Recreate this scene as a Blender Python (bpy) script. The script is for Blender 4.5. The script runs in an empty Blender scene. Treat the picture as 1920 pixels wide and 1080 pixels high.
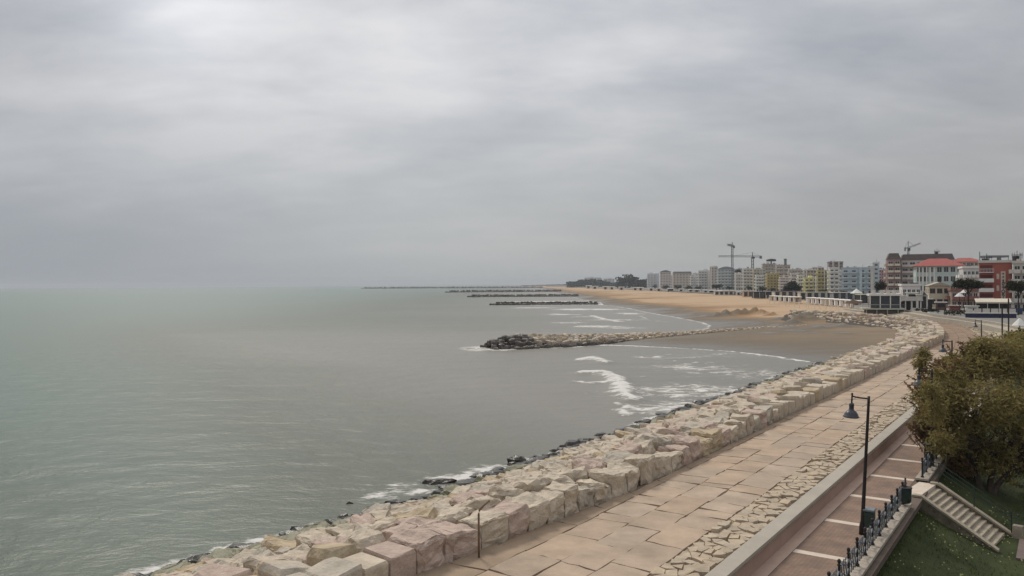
import bpy, bmesh, math, random
import numpy as np
from mathutils import Vector, Matrix, noise as mn
R = math.radians
random.seed(7)
S = bpy.context.scene
COL = S.collection
D = bpy.data

# ------------------------------------------------------------------ camera
F = 1500.0; H = 11.8
PITCH = math.atan(6.8 / 1500); ROLL = 0.0058
fw = Vector((0, math.cos(PITCH), -math.sin(PITCH))); up0 = Vector((0, math.sin(PITCH), math.cos(PITCH))); rt0 = Vector((1, 0, 0))
rt = rt0 * math.cos(ROLL) - up0 * math.sin(ROLL); up = rt0 * math.sin(ROLL) + up0 * math.cos(ROLL)
cam = D.objects.new('camera', D.cameras.new('camera')); COL.objects.link(cam)
cam.matrix_world = Matrix(((rt.x, up.x, -fw.x, 0), (rt.y, up.y, -fw.y, 0), (rt.z, up.z, -fw.z, H), (0, 0, 0, 1)))
cam.data.lens = F / 1920 * 36; cam.data.clip_end = 60000; cam.data.clip_start = 0.5
S.camera = cam

def ray(px, py): return fw + rt * ((px - 960) / F) + up * ((540 - py) / F)
def P(px, py, z):                       # where the sight line meets a level
    d = ray(px, py); k = (z - H) / d.z
    return Vector((d.x * k, d.y * k, z))
def PY(px, py, Y):                      # where it meets a depth
    d = ray(px, py); k = Y / d.y
    return Vector((d.x * k, Y, H + d.z * k))

# promenade frame: s along the sea wall, t inland
dd = Vector((0.56987, 0.82173, 0)); nn = Vector((0.82173, -0.56987, 0))
def ST(s, t, z=0.0): return Vector((dd.x * s + nn.x * t, dd.y * s + nn.y * t, z))

# ------------------------------------------------------------------ materials
def M(name, col, rough=0.8, var=0.15, scale=3.0, bump=0.0, bscale=None, tint=False, metal=0.0, hue=None, stretch=None, spec=0.3):
    m = D.materials.new(name); m.use_nodes = True
    nt = m.node_tree; N = nt.nodes; L = nt.links
    b = N['Principled BSDF']; b.inputs['Roughness'].default_value = rough; b.inputs['Metallic'].default_value = metal
    b.inputs['Specular IOR Level'].default_value = spec
    tc = N.new('ShaderNodeTexCoord'); src = tc.outputs['Object']
    if stretch:
        mp = N.new('ShaderNodeMapping'); mp.inputs['Scale'].default_value = stretch; L.new(src, mp.inputs[0]); src = mp.outputs[0]
    n1 = N.new('ShaderNodeTexNoise'); n1.inputs['Scale'].default_value = scale; n1.inputs['Detail'].default_value = 8; n1.inputs['Roughness'].default_value = 0.65
    L.new(src, n1.inputs[0])
    rp = N.new('ShaderNodeValToRGB')
    c = Vector(col)
    lo = c * (1 - var); hi = c * (1 + var)
    if hue: hi = Vector(hue)
    rp.color_ramp.elements[0].position = 0.3; rp.color_ramp.elements[1].position = 0.7
    rp.color_ramp.elements[0].color = (*lo, 1); rp.color_ramp.elements[1].color = (*hi, 1)
    L.new(n1.outputs[0], rp.inputs[0]); out = rp.outputs[0]
    if tint:
        at = N.new('ShaderNodeAttribute'); at.attribute_name = 'tint'
        mx = N.new('ShaderNodeMix'); mx.data_type = 'RGBA'; mx.blend_type = 'MULTIPLY'; mx.inputs[0].default_value = 1
        L.new(out, mx.inputs[6]); L.new(at.outputs[0], mx.inputs[7]); out = mx.outputs[2]
    L.new(out, b.inputs['Base Color'])
    if bump:
        n2 = N.new('ShaderNodeTexNoise'); n2.inputs['Scale'].default_value = bscale or scale * 4; n2.inputs['Detail'].default_value = 6
        L.new(src, n2.inputs[0])
        bp = N.new('ShaderNodeBump'); bp.inputs['Strength'].default_value = bump; bp.inputs['Distance'].default_value = 0.05
        L.new(n2.outputs[0], bp.inputs['Height']); L.new(bp.outputs[0], b.inputs['Normal'])
    return m

cream = M('cream_stone', (.48, .405, .31), .85, .26, 1.6, 1.0, 9)
pink = M('pink_stone', (.45, .345, .28), .85, .24, 1.8, 1.0, 9)
ochre = M('ochre_stone', (.43, .34, .225), .85, .28, 1.5, 1.0, 9)
greyst = M('grey_stone', (.43, .375, .30), .85, .28, 1.4, 1.0, 9)
dampst = M('damp_stone', (.12, .105, .09), .5, .4, 2.0, .8, 6)
wetst = M('wet_stone', (.045, .04, .032), .35, .45, 2.0, .8, 6)
algae = M('algae_stone', (.20, .19, .12), .6, .35, 2.0, .8, 6)
core = M('shade_dark_rubble', (.06, .048, .036), .9, .3, 1.0)  # rubble under the boulders; its colour is darkened to paint shade in the gaps
slabm = M('slab_stone', (.375, .29, .215), .85, .20, .8, .5, 12, tint=True)
rubm = M('rubble_paving', (.41, .335, .245), .85, .2, 2.2, .8, 9, tint=True)
jointm = M('joint_dirt', (.21, .155, .11), .95, .25, 1.5, .5)
concm = M('pale_concrete', (.37, .33, .27), .85, .1, .8, .3, 14)
wallm = M('pink_render', (.36, .25, .20), .85, .13, .8, .2, 10)
stripm = M('pink_kerbstone', (.42, .30, .23), .85, .12, 1.0, .2, 12)
whitestrip = M('white_stone_strip', (.56, .47, .38), .8, .12, 2.0, .2, 12)
plinthm = M('weathered_plinth', (.36, .31, .25), .85, .22, 2.5, .6, 9)
stairm = M('stair_stone', (.33, .28, .21), .85, .25, 3, .5, 12)
dirtywall = M('mossy_rubble_wall', (.17, .145, .10), .95, .5, 2.5, 1.0, 8)
ironm = M('dark_iron', (.028, .022, .022), .5, .3, 6, .1)
bluem = M('grey_painted_iron', (.15, .165, .175), .5, .25, 6, .1)
greenbin = M('green_bin_plastic', (.03, .05, .042), .45, .2, 5)
rustm = M('rusty_pipe', (.20, .13, .08), .8, .3, 8, .3)
glassm = M('window_glass', (.03, .035, .04), .2, .3, 1.5, spec=.6)
greyroof = M('grey_roofing', (.18, .17, .165), .8, .2, .5)
redroof = M('red_roof_tiles', (.33, .085, .07), .8, .22, 1.2, .6, 4, stretch=(1, 1, 4))
white = M('white_paint', (.74, .71, .66), .6, .08, .6)
offw = M('offwhite_render', (.60, .56, .50), .8, .1, .4)
darkm = M('dark_opening', (.03, .028, .03), .7, .3, 1)
navy = M('navy_canvas', (.035, .035, .08), .8, .2, 2)
canvas = M('white_canvas', (.66, .65, .60), .8, .06, 2)
thatch = M('brown_thatch', (.09, .055, .035), .95, .4, 6, .8, 20)
barkm = M('bark', (.055, .042, .032), .95, .35, 5, .9, 18)
paverm = None

# brick paver panels
def paver_material():
    m = D.materials.new('brick_pavers'); m.use_nodes = True
    nt = m.node_tree; N = nt.nodes; L = nt.links; b = N['Principled BSDF']; b.inputs['Roughness'].default_value = .85
    tc = N.new('ShaderNodeTexCoord')
    mp = N.new('ShaderNodeMapping'); mp.inputs['Rotation'].default_value = (0, 0, -math.atan2(dd.y, dd.x) + R(45)); L.new(tc.outputs['Object'], mp.inputs[0])
    br = N.new('ShaderNodeTexBrick'); br.inputs['Scale'].default_value = 1; br.inputs['Brick Width'].default_value = .2; br.inputs['Row Height'].default_value = .1; br.inputs['Mortar Size'].default_value = .008
    br.inputs['Color1'].default_value = (.245, .155, .11, 1); br.inputs['Color2'].default_value = (.20, .132, .095, 1); br.inputs['Mortar'].default_value = (.09, .07, .055, 1)
    L.new(mp.outputs[0], br.inputs[0])
    n = N.new('ShaderNodeTexNoise'); n.inputs['Scale'].default_value = 1.2; n.inputs['Detail'].default_value = 8; L.new(tc.outputs['Object'], n.inputs[0])
    rp = N.new('ShaderNodeValToRGB'); rp.color_ramp.elements[0].color = (.75, .75, .75, 1); rp.color_ramp.elements[1].color = (1.25, 1.22, 1.15, 1); rp.color_ramp.elements[0].position = .3; rp.color_ramp.elements[1].position = .7
    L.new(n.outputs[0], rp.inputs[0])
    mx = N.new('ShaderNodeMix'); mx.data_type = 'RGBA'; mx.blend_type = 'MULTIPLY'; mx.inputs[0].default_value = 1
    L.new(br.outputs[0], mx.inputs[6]); L.new(rp.outputs[0], mx.inputs[7]); L.new(mx.outputs[2], b.inputs['Base Color'])
    return m
paverm = paver_material()

# ------------------------------------------------------------------ mesh helpers
def tag(o, label=None, cat=None, group=None, kind=None, category=None):
    cat = cat or category
    if label: o['label'] = label
    if cat: o['category'] = cat
    if group: o['group'] = group
    if kind: o['kind'] = kind
    return o
def empty(name, loc, rz=0, **k):
    o = D.objects.new(name, None); COL.objects.link(o); o.location = loc; o.rotation_euler = (0, 0, rz); o.empty_display_size = .3
    return tag(o, **k)
def link(name, me, parent=None, loc=None, rz=None, **k):
    o = D.objects.new(name, me); COL.objects.link(o)
    if parent: o.parent = parent
    if loc is not None: o.location = loc
    if rz is not None: o.rotation_euler = (0, 0, rz)
    return tag(o, **k)

class MB:
    def __init__(s): s.v = []; s.f = []; s.t = []
    def add(s, vs, fs, tint=None):
        n = len(s.v); s.v += [tuple(v) for v in vs]; s.f += [tuple(i + n for i in f) for f in fs]
        s.t += [tint or (1, 1, 1)] * len(fs); return s
    def box(s, x0, x1, y0, y1, z0, z1, tint=None):
        vs = [(x, y, z) for z in (z0, z1) for (x, y) in ((x0, y0), (x1, y0), (x1, y1), (x0, y1))]
        return s.add(vs, [(3, 2, 1, 0), (4, 5, 6, 7), (0, 1, 5, 4), (1, 2, 6, 5), (2, 3, 7, 6), (3, 0, 4, 7)], tint)
    def prism(s, poly, z0, z1, tint=None):       # poly: ccw list of (x,y); z values numbers or lists
        n = len(poly); a = z0 if isinstance(z0, (list, tuple)) else [z0] * n; b = z1 if isinstance(z1, (list, tuple)) else [z1] * n
        vs = [(p[0], p[1], a[i]) for i, p in enumerate(poly)] + [(p[0], p[1], b[i]) for i, p in enumerate(poly)]
        fs = [tuple(range(n - 1, -1, -1)), tuple(range(n, 2 * n))] + [(i, (i + 1) % n, n + (i + 1) % n, n + i) for i in range(n)]
        return s.add(vs, fs, tint)
    def tube(s, pts, rad, n=8, cap=True):
        pts = [Vector(p) for p in pts]; rs = rad if isinstance(rad, (list, tuple)) else [rad] * len(pts)
        vs = []; fs = []
        for i, p in enumerate(pts):
            d = (pts[min(i + 1, len(pts) - 1)] - pts[max(i - 1, 0)]).normalized()
            a = d.cross(Vector((0, 0, 1)));
            if a.length < .05: a = d.cross(Vector((1, 0, 0)))
            a.normalize(); b = d.cross(a)
            for k in range(n):
                w = 2 * math.pi * k / n; vs.append(p + (a * math.cos(w) + b * math.sin(w)) * rs[i])
        for i in range(len(pts) - 1):
            for k in range(n):
                k2 = (k + 1) % n; fs.append((i * n + k, i * n + k2, (i + 1) * n + k2, (i + 1) * n + k))
        if cap: fs += [tuple(range(n - 1, -1, -1)), tuple((len(pts) - 1) * n + k for k in range(n))]
        return s.add(vs, fs)
    def lathe(s, prof, cx=0, cy=0, n=16):
        vs = []; fs = []
        for (r, z) in prof:
            for k in range(n):
                w = 2 * math.pi * k / n; vs.append((cx + r * math.cos(w), cy + r * math.sin(w), z))
        for i in range(len(prof) - 1):
            for k in range(n):
                k2 = (k + 1) % n; fs.append((i * n + k, i * n + k2, (i + 1) * n + k2, (i + 1) * n + k))
        fs += [tuple(range(n - 1, -1, -1)), tuple((len(prof) - 1) * n + k for k in range(n))]
        return s.add(vs, fs)
    def mesh(s, name, mat, smooth=False, tint=False):
        me = D.meshes.new(name); me.from_pydata(s.v, [], s.f); me.materials.append(mat)
        if tint:
            a = me.attributes.new('tint', 'FLOAT_COLOR', 'FACE')
            a.data.foreach_set('color', [c for t in s.t for c in (*t, 1)])
        if smooth: me.polygons.foreach_set('use_smooth', [True] * len(me.polygons))
        me.update(); return me
    def build(s, name, mat, parent=None, smooth=False, tint=False, loc=None, **k):
        return link(name, s.mesh(name, mat, smooth, tint), parent, loc, **k)

def bevelled(me, off=.02, seg=1):
    bm = bmesh.new(); bm.from_mesh(me); bmesh.ops.bevel(bm, geom=bm.edges[:], offset=off, segments=seg, affect='EDGES', clamp_overlap=True)
    bm.to_mesh(me); bm.free(); return me

# ------------------------------------------------------------------ world + sun
def world():
    w = D.worlds.new('World'); S.world = w; w.use_nodes = True
    nt = w.node_tree; N = nt.nodes; L = nt.links; bg = N['Background']
    sk = N.new('ShaderNodeTexSky'); sk.sky_type = 'NISHITA'; sk.sun_disc = False; sk.sun_elevation = R(46); sk.sun_rotation = R(-25); sk.dust_density = 3
    tc = N.new('ShaderNodeTexCoord'); sx = N.new('ShaderNodeSeparateXYZ'); L.new(tc.outputs['Generated'], sx.inputs[0])
    def math_(op, a, b=None, clamp=False):
        m = N.new('ShaderNodeMath'); m.operation = op; m.use_clamp = clamp
        for i, v in enumerate((a, b)):
            if v is None: continue
            if isinstance(v, (int, float)): m.inputs[i].default_value = v
            else: L.new(v, m.inputs[i])
        return m.outputs[0]
    zc = math_('MAXIMUM', sx.outputs[2], 0.0); den = math_('ADD', zc, 0.24)
    u = math_('DIVIDE', sx.outputs[0], den); v = math_('DIVIDE', sx.outputs[1], den)
    cb = N.new('ShaderNodeCombineXYZ'); L.new(u, cb.inputs[0]); L.new(v, cb.inputs[1])
    def noi(scale, det, rough, off, dist=0):
        mp = N.new('ShaderNodeMapping'); mp.inputs['Location'].default_value = (off, off * .7, 0); mp.inputs['Rotation'].default_value = (0, 0, R(-18)); mp.inputs['Scale'].default_value = (scale * .62, scale, 1)
        L.new(cb.outputs[0], mp.inputs[0]); n = N.new('ShaderNodeTexNoise'); n.inputs['Scale'].default_value = 1; n.inputs['Detail'].default_value = det; n.inputs['Roughness'].default_value = rough; n.inputs['Distortion'].default_value = dist
        L.new(mp.outputs[0], n.inputs[0]); return n.outputs[0]
    n = math_('ADD', math_('MULTIPLY', noi(1.0, 3, .5, 3.1, .12), .6), math_('MULTIPLY', noi(3.4, 7, .58, 8.3, .15), .40))
    rp = N.new('ShaderNodeValToRGB'); e = rp.color_ramp.elements
    e[0].position = .37; e[0].color = (.37, .395, .44, 1); e[1].position = .63; e[1].color = (.66, .66, .675, 1)
    mid = e.new(.5); mid.color = (.495, .51, .54, 1)
    L.new(n, rp.inputs[0])
    # the cloud deck thins towards the middle of the view and thickens to both sides and to the horizon
    def lobe(az, el, pw):
        d = Vector((math.sin(R(az)) * math.cos(R(el)), math.cos(R(az)) * math.cos(R(el)), math.sin(R(el))))
        dt = N.new('ShaderNodeVectorMath'); dt.operation = 'DOT_PRODUCT'; L.new(tc.outputs['Generated'], dt.inputs[0]); dt.inputs[1].default_value = d
        return math_('POWER', math_('MAXIMUM', dt.outputs['Value'], 0), pw)
    br = math_('ADD', math_('MULTIPLY', lobe(-3, 22, 5), .34), math_('MULTIPLY', lobe(-22.5, 18, 260), .34))
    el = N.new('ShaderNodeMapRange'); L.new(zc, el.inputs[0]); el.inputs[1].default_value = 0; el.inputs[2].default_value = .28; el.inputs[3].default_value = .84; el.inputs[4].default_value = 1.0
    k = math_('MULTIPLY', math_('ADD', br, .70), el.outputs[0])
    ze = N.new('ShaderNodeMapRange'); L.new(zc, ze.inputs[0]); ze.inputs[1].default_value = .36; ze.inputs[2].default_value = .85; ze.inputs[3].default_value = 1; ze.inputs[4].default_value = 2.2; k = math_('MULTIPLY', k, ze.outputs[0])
    # low on the horizon the detail fades into a smooth veil
    ve = N.new('ShaderNodeMapRange'); L.new(zc, ve.inputs[0]); ve.inputs[1].default_value = 0.0; ve.inputs[2].default_value = .24
    lr = N.new('ShaderNodeMapRange'); L.new(sx.outputs[0], lr.inputs[0]); lr.inputs[1].default_value = -.5; lr.inputs[2].default_value = .45
    hc = N.new('ShaderNodeValToRGB'); h = hc.color_ramp.elements; h[0].color = (.40, .44, .495, 1); h[1].color = (.46, .455, .445, 1); hm = h.new(.45); hm.color = (.50, .52, .525, 1)
    L.new(lr.outputs[0], hc.inputs[0])
    mv = N.new('ShaderNodeMix'); mv.data_type = 'RGBA'; L.new(ve.outputs[0], mv.inputs[0]); L.new(hc.outputs[0], mv.inputs[6]); L.new(rp.outputs[0], mv.inputs[7])
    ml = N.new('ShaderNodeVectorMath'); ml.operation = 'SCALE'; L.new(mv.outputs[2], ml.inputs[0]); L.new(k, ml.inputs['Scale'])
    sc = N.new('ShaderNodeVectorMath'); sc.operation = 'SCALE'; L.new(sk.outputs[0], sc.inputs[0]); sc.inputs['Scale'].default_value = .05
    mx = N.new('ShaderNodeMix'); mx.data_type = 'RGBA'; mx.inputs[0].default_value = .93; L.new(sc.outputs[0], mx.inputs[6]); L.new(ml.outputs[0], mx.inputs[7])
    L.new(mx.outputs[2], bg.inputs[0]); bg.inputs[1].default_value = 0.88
world()
sun = D.objects.new('sun', D.lights.new('sun', 'SUN')); COL.objects.link(sun)
sun.data.energy = 1.5; sun.data.angle = R(12); sun.data.color = (1, .93, .82)
sd = Vector((math.sin(R(-25)) * math.cos(R(46)), math.cos(R(-25)) * math.cos(R(46)), math.sin(R(46))))
sun.rotation_euler = sd.to_track_quat('Z', 'Y').to_euler()
S.view_settings.view_transform = 'Standard'; S.view_settings.look = 'None'; S.view_settings.exposure = 0.38; S.view_settings.gamma = 1

# ------------------------------------------------------------------ sea-wall curve
def catmull(pts, step=1.0):
    pts = [Vector((*p, 0)) for p in pts]; out = []
    for i in range(len(pts) - 1):
        p0 = pts[max(i - 1, 0)]; p1 = pts[i]; p2 = pts[i + 1]; p3 = pts[min(i + 2, len(pts) - 1)]
        n = max(1, int((p2 - p1).length / step))
        for k in range(n):
            t = k / n
            out.append(.5 * ((2 * p1) + (p2 - p0) * t + (2 * p0 - 5 * p1 + 4 * p2 - p3) * t * t + (3 * p1 - p0 - 3 * p2 + p3) * t ** 3))
    out.append(pts[-1]); return out
T0 = -15.5
ctrl = [tuple(ST(s, T0)[:2]) for s in (-20, 0, 20, 40, 60, 80, 100, 115, 126)] + [(67.5, 125), (76, 141), (83.5, 157), (89, 172), (92, 187), (92, 205), (89.5, 222), (85, 238)]
CUR = catmull(ctrl, .5)
CS = [-20.0]
for a, b in zip(CUR, CUR[1:]): CS.append(CS[-1] + (b - a).length)
def E(s, t, z=0.0):                   # t: metres inland of the inner edge of the boulders
    s = max(CS[0], min(CS[-1] - .01, s))
    lo, hi = 0, len(CS) - 1
    while hi - lo > 1:
        m = (lo + hi) // 2
        if CS[m] <= s: lo = m
        else: hi = m
    k = (s - CS[lo]) / max(1e-6, CS[hi] - CS[lo]); p = CUR[lo].lerp(CUR[hi], k)
    a = CUR[max(lo - 3, 0)]; b = CUR[min(hi + 3, len(CUR) - 1)]; d = (b - a).normalized()
    return Vector((p.x + d.y * t, p.y - d.x * t, z))
SEND = CS[-1]
def off(s): return max(0.0, 31 - s) * .085
_E = E
def ER(s, t, z=0.0): return E(s, t - off(s), z)
def width(s):
    if s < 126: return 13.5 + max(0, 34 - s) * .03
    if s < 158: return 13.6 - (s - 126) / 32 * 5.0
    if s < 195: return 8.6 - (s - 158) / 37 * 2.6
    return 6.0
def sand_at(s): return 0.05 if s < 118 else min(1.3, .05 + (s - 118) * .04)
def ztop(s, t):                       # surface of the boulder slope
    w = width(s); lo = sand_at(s)
    if t > -2.2: return 3.78
    k = min(1, (-2.2 - t) / (w - 2.2)); return 3.72 + (lo - 3.72) * (k ** .88)

def strip(name, s0, s1, profile, mat, step=2.0, frame=E, parent=None, wob=0, **k):
    """a ribbon swept along the sea wall; profile = [(t,z),...]"""
    mb = MB(); n = int((s1 - s0) / step) + 1; m = len(profile); vs = []
    for i in range(n + 1):
        s = s0 + (s1 - s0) * i / n
        for (t, z) in profile:
            w = mn.noise(Vector((s * .35, t * 2, z))) * wob
            vs.append(frame(s, t + w, z))
    fs = [(i * m + j, i * m + j + 1, (i + 1) * m + j + 1, (i + 1) * m + j) for i in range(n) for j in range(m - 1)]
    fs = [tuple(reversed(f)) for f in fs]
    mb.add(vs, fs); return mb.build(name, mat, parent, **k)

# ------------------------------------------------------------------ Voronoi cells
def voronoi(seeds, reach):
    cells = []
    grid = {}
    for i, (x, y) in enumerate(seeds): grid.setdefault((int(x // reach), int(y // reach)), []).append(i)
    for i, (x, y) in enumerate(seeds):
        poly = [(x - reach, y - reach), (x + reach, y - reach), (x + reach, y + reach), (x - reach, y + reach)]
        gx, gy = int(x // reach), int(y // reach)
        for a in (-2, -1, 0, 1, 2):
            for b in (-2, -1, 0, 1, 2):
                for j in grid.get((gx + a, gy + b), ()):
                    if j == i: continue
                    X, Y = seeds[j]; mx, my = (x + X) / 2, (y + Y) / 2; nx, ny = X - x, Y - y
                    if nx * nx + ny * ny > 4 * reach * reach: continue
                    out = []
                    for q in range(len(poly)):
                        p1 = poly[q]; p2 = poly[(q + 1) % len(poly)]
                        d1 = (p1[0] - mx) * nx + (p1[1] - my) * ny; d2 = (p2[0] - mx) * nx + (p2[1] - my) * ny
                        if d1 <= 0: out.append(p1)
                        if (d1 < 0 < d2) or (d2 < 0 < d1):
                            k = d1 / (d1 - d2); out.append((p1[0] + (p2[0] - p1[0]) * k, p1[1] + (p2[1] - p1[1]) * k))
                    poly = out
                    if len(poly) < 3: break
                if len(poly) < 3: break
            if len(poly) < 3: break
        # merge near-duplicate corners
        res = []
        for p in poly:
            if not res or (p[0] - res[-1][0]) ** 2 + (p[1] - res[-1][1]) ** 2 > .02: res.append(p)
        cells.append(res)
    return cells

def rock_bm(poly, z, h, rnd, gap=.06, top=.8, tilt=.12, detail=0, steep=False):
    """an angular stone from a ccw outline (world xy, already relative to its own origin)"""
    n = len(poly); cx = sum(p[0] for p in poly) / n; cy = sum(p[1] for p in poly) / n
    tx, ty = rnd.uniform(-tilt, tilt), rnd.uniform(-tilt, tilt)
    bm = bmesh.new()
    def ring(k, dz, jit, zj):
        for p in poly:
            dx, dy = p[0] - cx, p[1] - cy; l = math.hypot(dx, dy) + 1e-6
            kk = max(.1, k - gap / l) * (1 + rnd.uniform(-jit, jit))
            x, y = dx * kk, dy * kk
            bm.verts.new((cx + x, cy + y, z + dz + x * tx + y * ty + rnd.uniform(-zj, zj)))
    if steep:
        ring(.93, 0, .04, .05); ring(1, -.1, .03, .04); ring(1.0, -h * .6, .04, .05); ring(.97, -h, .02, 0)
    else:
        ring(top * rnd.uniform(.85, 1.05), 0, .12, .05); ring(1, -h * rnd.uniform(.14, .3), .07, .06); ring(.9, -h, .05, 0)
    r = bmesh.ops.convex_hull(bm, input=bm.verts[:])
    bmesh.ops.delete(bm, geom=[g for g in set(r['geom_interior'] + r['geom_unused']) if isinstance(g, bmesh.types.BMVert)], context='VERTS')
    if detail:
        bmesh.ops.bevel(bm, geom=bm.edges[:], offset=.02, segments=1, affect='EDGES', clamp_overlap=True)
        bmesh.ops.triangulate(bm, faces=bm.faces[:])
        for _ in range(detail):
            bmesh.ops.subdivide_edges(bm, edges=[e for e in bm.edges if e.calc_length() > .28], cuts=1, use_grid_fill=True)
            bmesh.ops.triangulate(bm, faces=bm.faces[:])
        off = Vector((rnd.uniform(0, 90), rnd.uniform(0, 90), 0)); bm.normal_update()
        for v in bm.verts:
            a = mn.noise((v.co + off) * 1.7) * .13 + mn.noise((v.co + off) * 4.5) * .085 + mn.noise((v.co + off) * 11) * .045 + mn.noise(Vector((v.co.x * 1.5, v.co.y * 1.5, v.co.z * 7)) + off) * .05
            v.co += v.normal * a
    return bm
def area(p): return .5 * sum(p[i][0] * p[(i + 1) % len(p)][1] - p[(i + 1) % len(p)][0] * p[i][1] for i in range(len(p)))

# ------------------------------------------------------------------ boulders of the sea wall
rnd = random.Random(11)
seeds = []; rowof = []
ORD = ['edge',  'second', 'third', 'fourth', 'fifth', 'sixth', 'seventh', 'eighth', 'ninth', 'tenth', 'eleventh', 'twelfth', 'thirteenth']
s = 10.0
while s < SEND - 1:                    # row of squared blocks beside the walkway
    l = rnd.uniform(.85, 1.75); seeds.append((s + l / 2, -.66 + rnd.uniform(-.05, .05))); rowof.append(0); s += l
row = 1; t = -1.95
while t > -16:
    s = 9 + rnd.uniform(0, 2)
    while s < SEND - 1:
        l = rnd.uniform(.85, 2.1)
        if t > -width(s) + .3: seeds.append((s + l / 2, t + rnd.uniform(-.4, .4))); rowof.append(row)
        s += l
    row += 1; t -= 1.2
NR = len(seeds)
ghost = []
s = 8.0
while s < SEND + 2: ghost.append((s, .72)); ghost.append((s + .7, -width(s) - .7)); s += 1.3
cells = voronoi(seeds + ghost, 2.6)[:NR]
rocks = []
for i, (c, sd_) in enumerate(zip(cells, seeds)):
    if len(c) < 3: continue
    if rowof[i] == 0: c = [(p[0], min(p[1], rnd.uniform(-.06, .02))) for p in c]
    w = [ER(p[0], p[1]) for p in c]; ctr = ER(*sd_)
    poly = [(v.x - ctr.x, v.y - ctr.y) for v in w]
    if area(poly) < 0: poly.reverse()
    rocks.append((ctr, poly, rowof[i], sd_))
# dark wet stones along the waterline
s = 8.0
while s < 122:
    l = rnd.uniform(.4, .95); t = -width(s) - .15 + rnd.uniform(-.2, .2)
    for kk in range(1 if rnd.random() < .6 else 2):
        tt = t - kk * rnd.uniform(.4, .7)
        n = rnd.randint(5, 7); r = rnd.uniform(.35, .7)
        poly = [(math.cos(2 * math.pi * q / n) * r * rnd.uniform(.8, 1.35), math.sin(2 * math.pi * q / n) * r * rnd.uniform(.7, 1.1)) for q in range(n)]
        rocks.append((ER(s, tt), poly, 99, (s, tt)))
    s += l
def inview(p):
    q = p - Vector((0, 0, H)); k = q.dot(fw)
    return k > 5 and abs(q.dot(rt) / k) < .67 and abs(q.dot(up) / k) < .385
vis = [r for r in rocks if inview(Vector((r[0].x, r[0].y, 2)))]
vis.sort(key=lambda r: (Vector((r[0].x, r[0].y, 0)).length) * (1.5 if r[2] == 99 else 1))
indiv = vis[:292]; ids = set(id(r) for r in indiv)
cnt = {}
def ordinal(n):
    return '%d%s' % (n, 'th' if 10 <= n % 100 <= 20 else {1: 'st', 2: 'nd', 3: 'rd'}.get(n % 10, 'th'))
indiv.sort(key=lambda r: r[3][0])
def make_rock(r, detail):
    ctr, poly, rw, (s_, t_) = r
    rn = random.Random(int(s_ * 977 + t_ * 131))
    if rw == 99: return rock_bm(poly, rn.uniform(.08, .27), .9, rn, .0, .65, .12, detail)
    if rw == 0: return rock_bm(poly, 3.66 + rn.uniform(-.18, .2), 1.15, rn, .04, .9, .13, detail, True)
    z = ztop(s_, t_) + rn.uniform(-.2, .17)
    return rock_bm(poly, z, 1.1, rn, rn.uniform(.02, .09), .86, .24, detail)
def rock_mat(r):
    rn = random.Random(int(r[3][0] * 577 + r[3][1] * 331))
    if r[2] == 99: return wetst, 'black wet'
    if r[2] >= 10 and r[3][0] < 120: return (algae, 'mossy') if rn.random() < .75 else (greyst, 'grey')
    x = rn.random()
    return (cream, 'cream') if x < .55 else (pink, 'pink') if x < .74 else (ochre, 'ochre') if x < .86 else (greyst, 'grey')
for r in indiv:
    dist = r[0].length; bm = make_rock(r, 2 if dist < 48 else 1)
    me = D.meshes.new('boulder'); bm.to_mesh(me); bm.free()
    m, cn = rock_mat(r); me.materials.append(m)
    cnt[r[2]] = cnt.get(r[2], 0) + 1; k = ordinal(cnt[r[2]])
    if r[2] == 0:
        lab = '%s squared block edging the paved walkway, %s up from the photo\'s bottom edge' % (cn, k); nm = 'stone_block'; g = 'squared blocks edging the walkway'
    elif r[2] == 99:
        lab = 'black wet stone at the waterline, %s up from the photo\'s bottom edge' % k; nm = 'wet_rock'; g = 'dark wet stones at the waterline'
    else:
        lab = '%s boulder, %s row seaward of the walkway blocks, %s up from the photo\'s bottom' % (cn, ORD[r[2]], k); nm = 'boulder'; g = 'boulders of the sea wall'
    link(nm, me, None, (r[0].x, r[0].y, 0), label=lab, category='boulder' if r[2] else 'stone block', group=g)
# the remaining hundreds, one mass
def rock_mass(name, lst, label, cat):
    mats = [cream, pink, ochre, greyst, wetst, algae]; vs = []; fs = []; mi = []
    for r in lst:
        bm = make_rock(r, 0); bm.verts.ensure_lookup_table(); n0 = len(vs)
        for i, v in enumerate(bm.verts): v.index = i; vs.append((v.co.x + r[0].x, v.co.y + r[0].y, v.co.z))
        k = mats.index(rock_mat(r)[0])
        for f in bm.faces: fs.append([v.index + n0 for v in f.verts]); mi.append(k)
        bm.free()
    me = D.meshes.new(name); me.from_pydata(vs, [], fs)
    for m in mats: me.materials.append(m)
    me.polygons.foreach_set('material_index', mi); me.update()
    link(name, me, kind='stuff', label=label, category=cat)
rock_mass('boulders', [r for r in rocks if id(r) not in ids], 'cream and pink boulders of the sea wall running off along the bay', 'boulders')
strip('embankment', 5, SEND, [(-13.9, -.9), (-13.4, -.3), (-6, 1.5), (-2.2, 2.95), (-.25, 2.95), (-.25, 2.3)], core, 2, ER, kind='structure')

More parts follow.
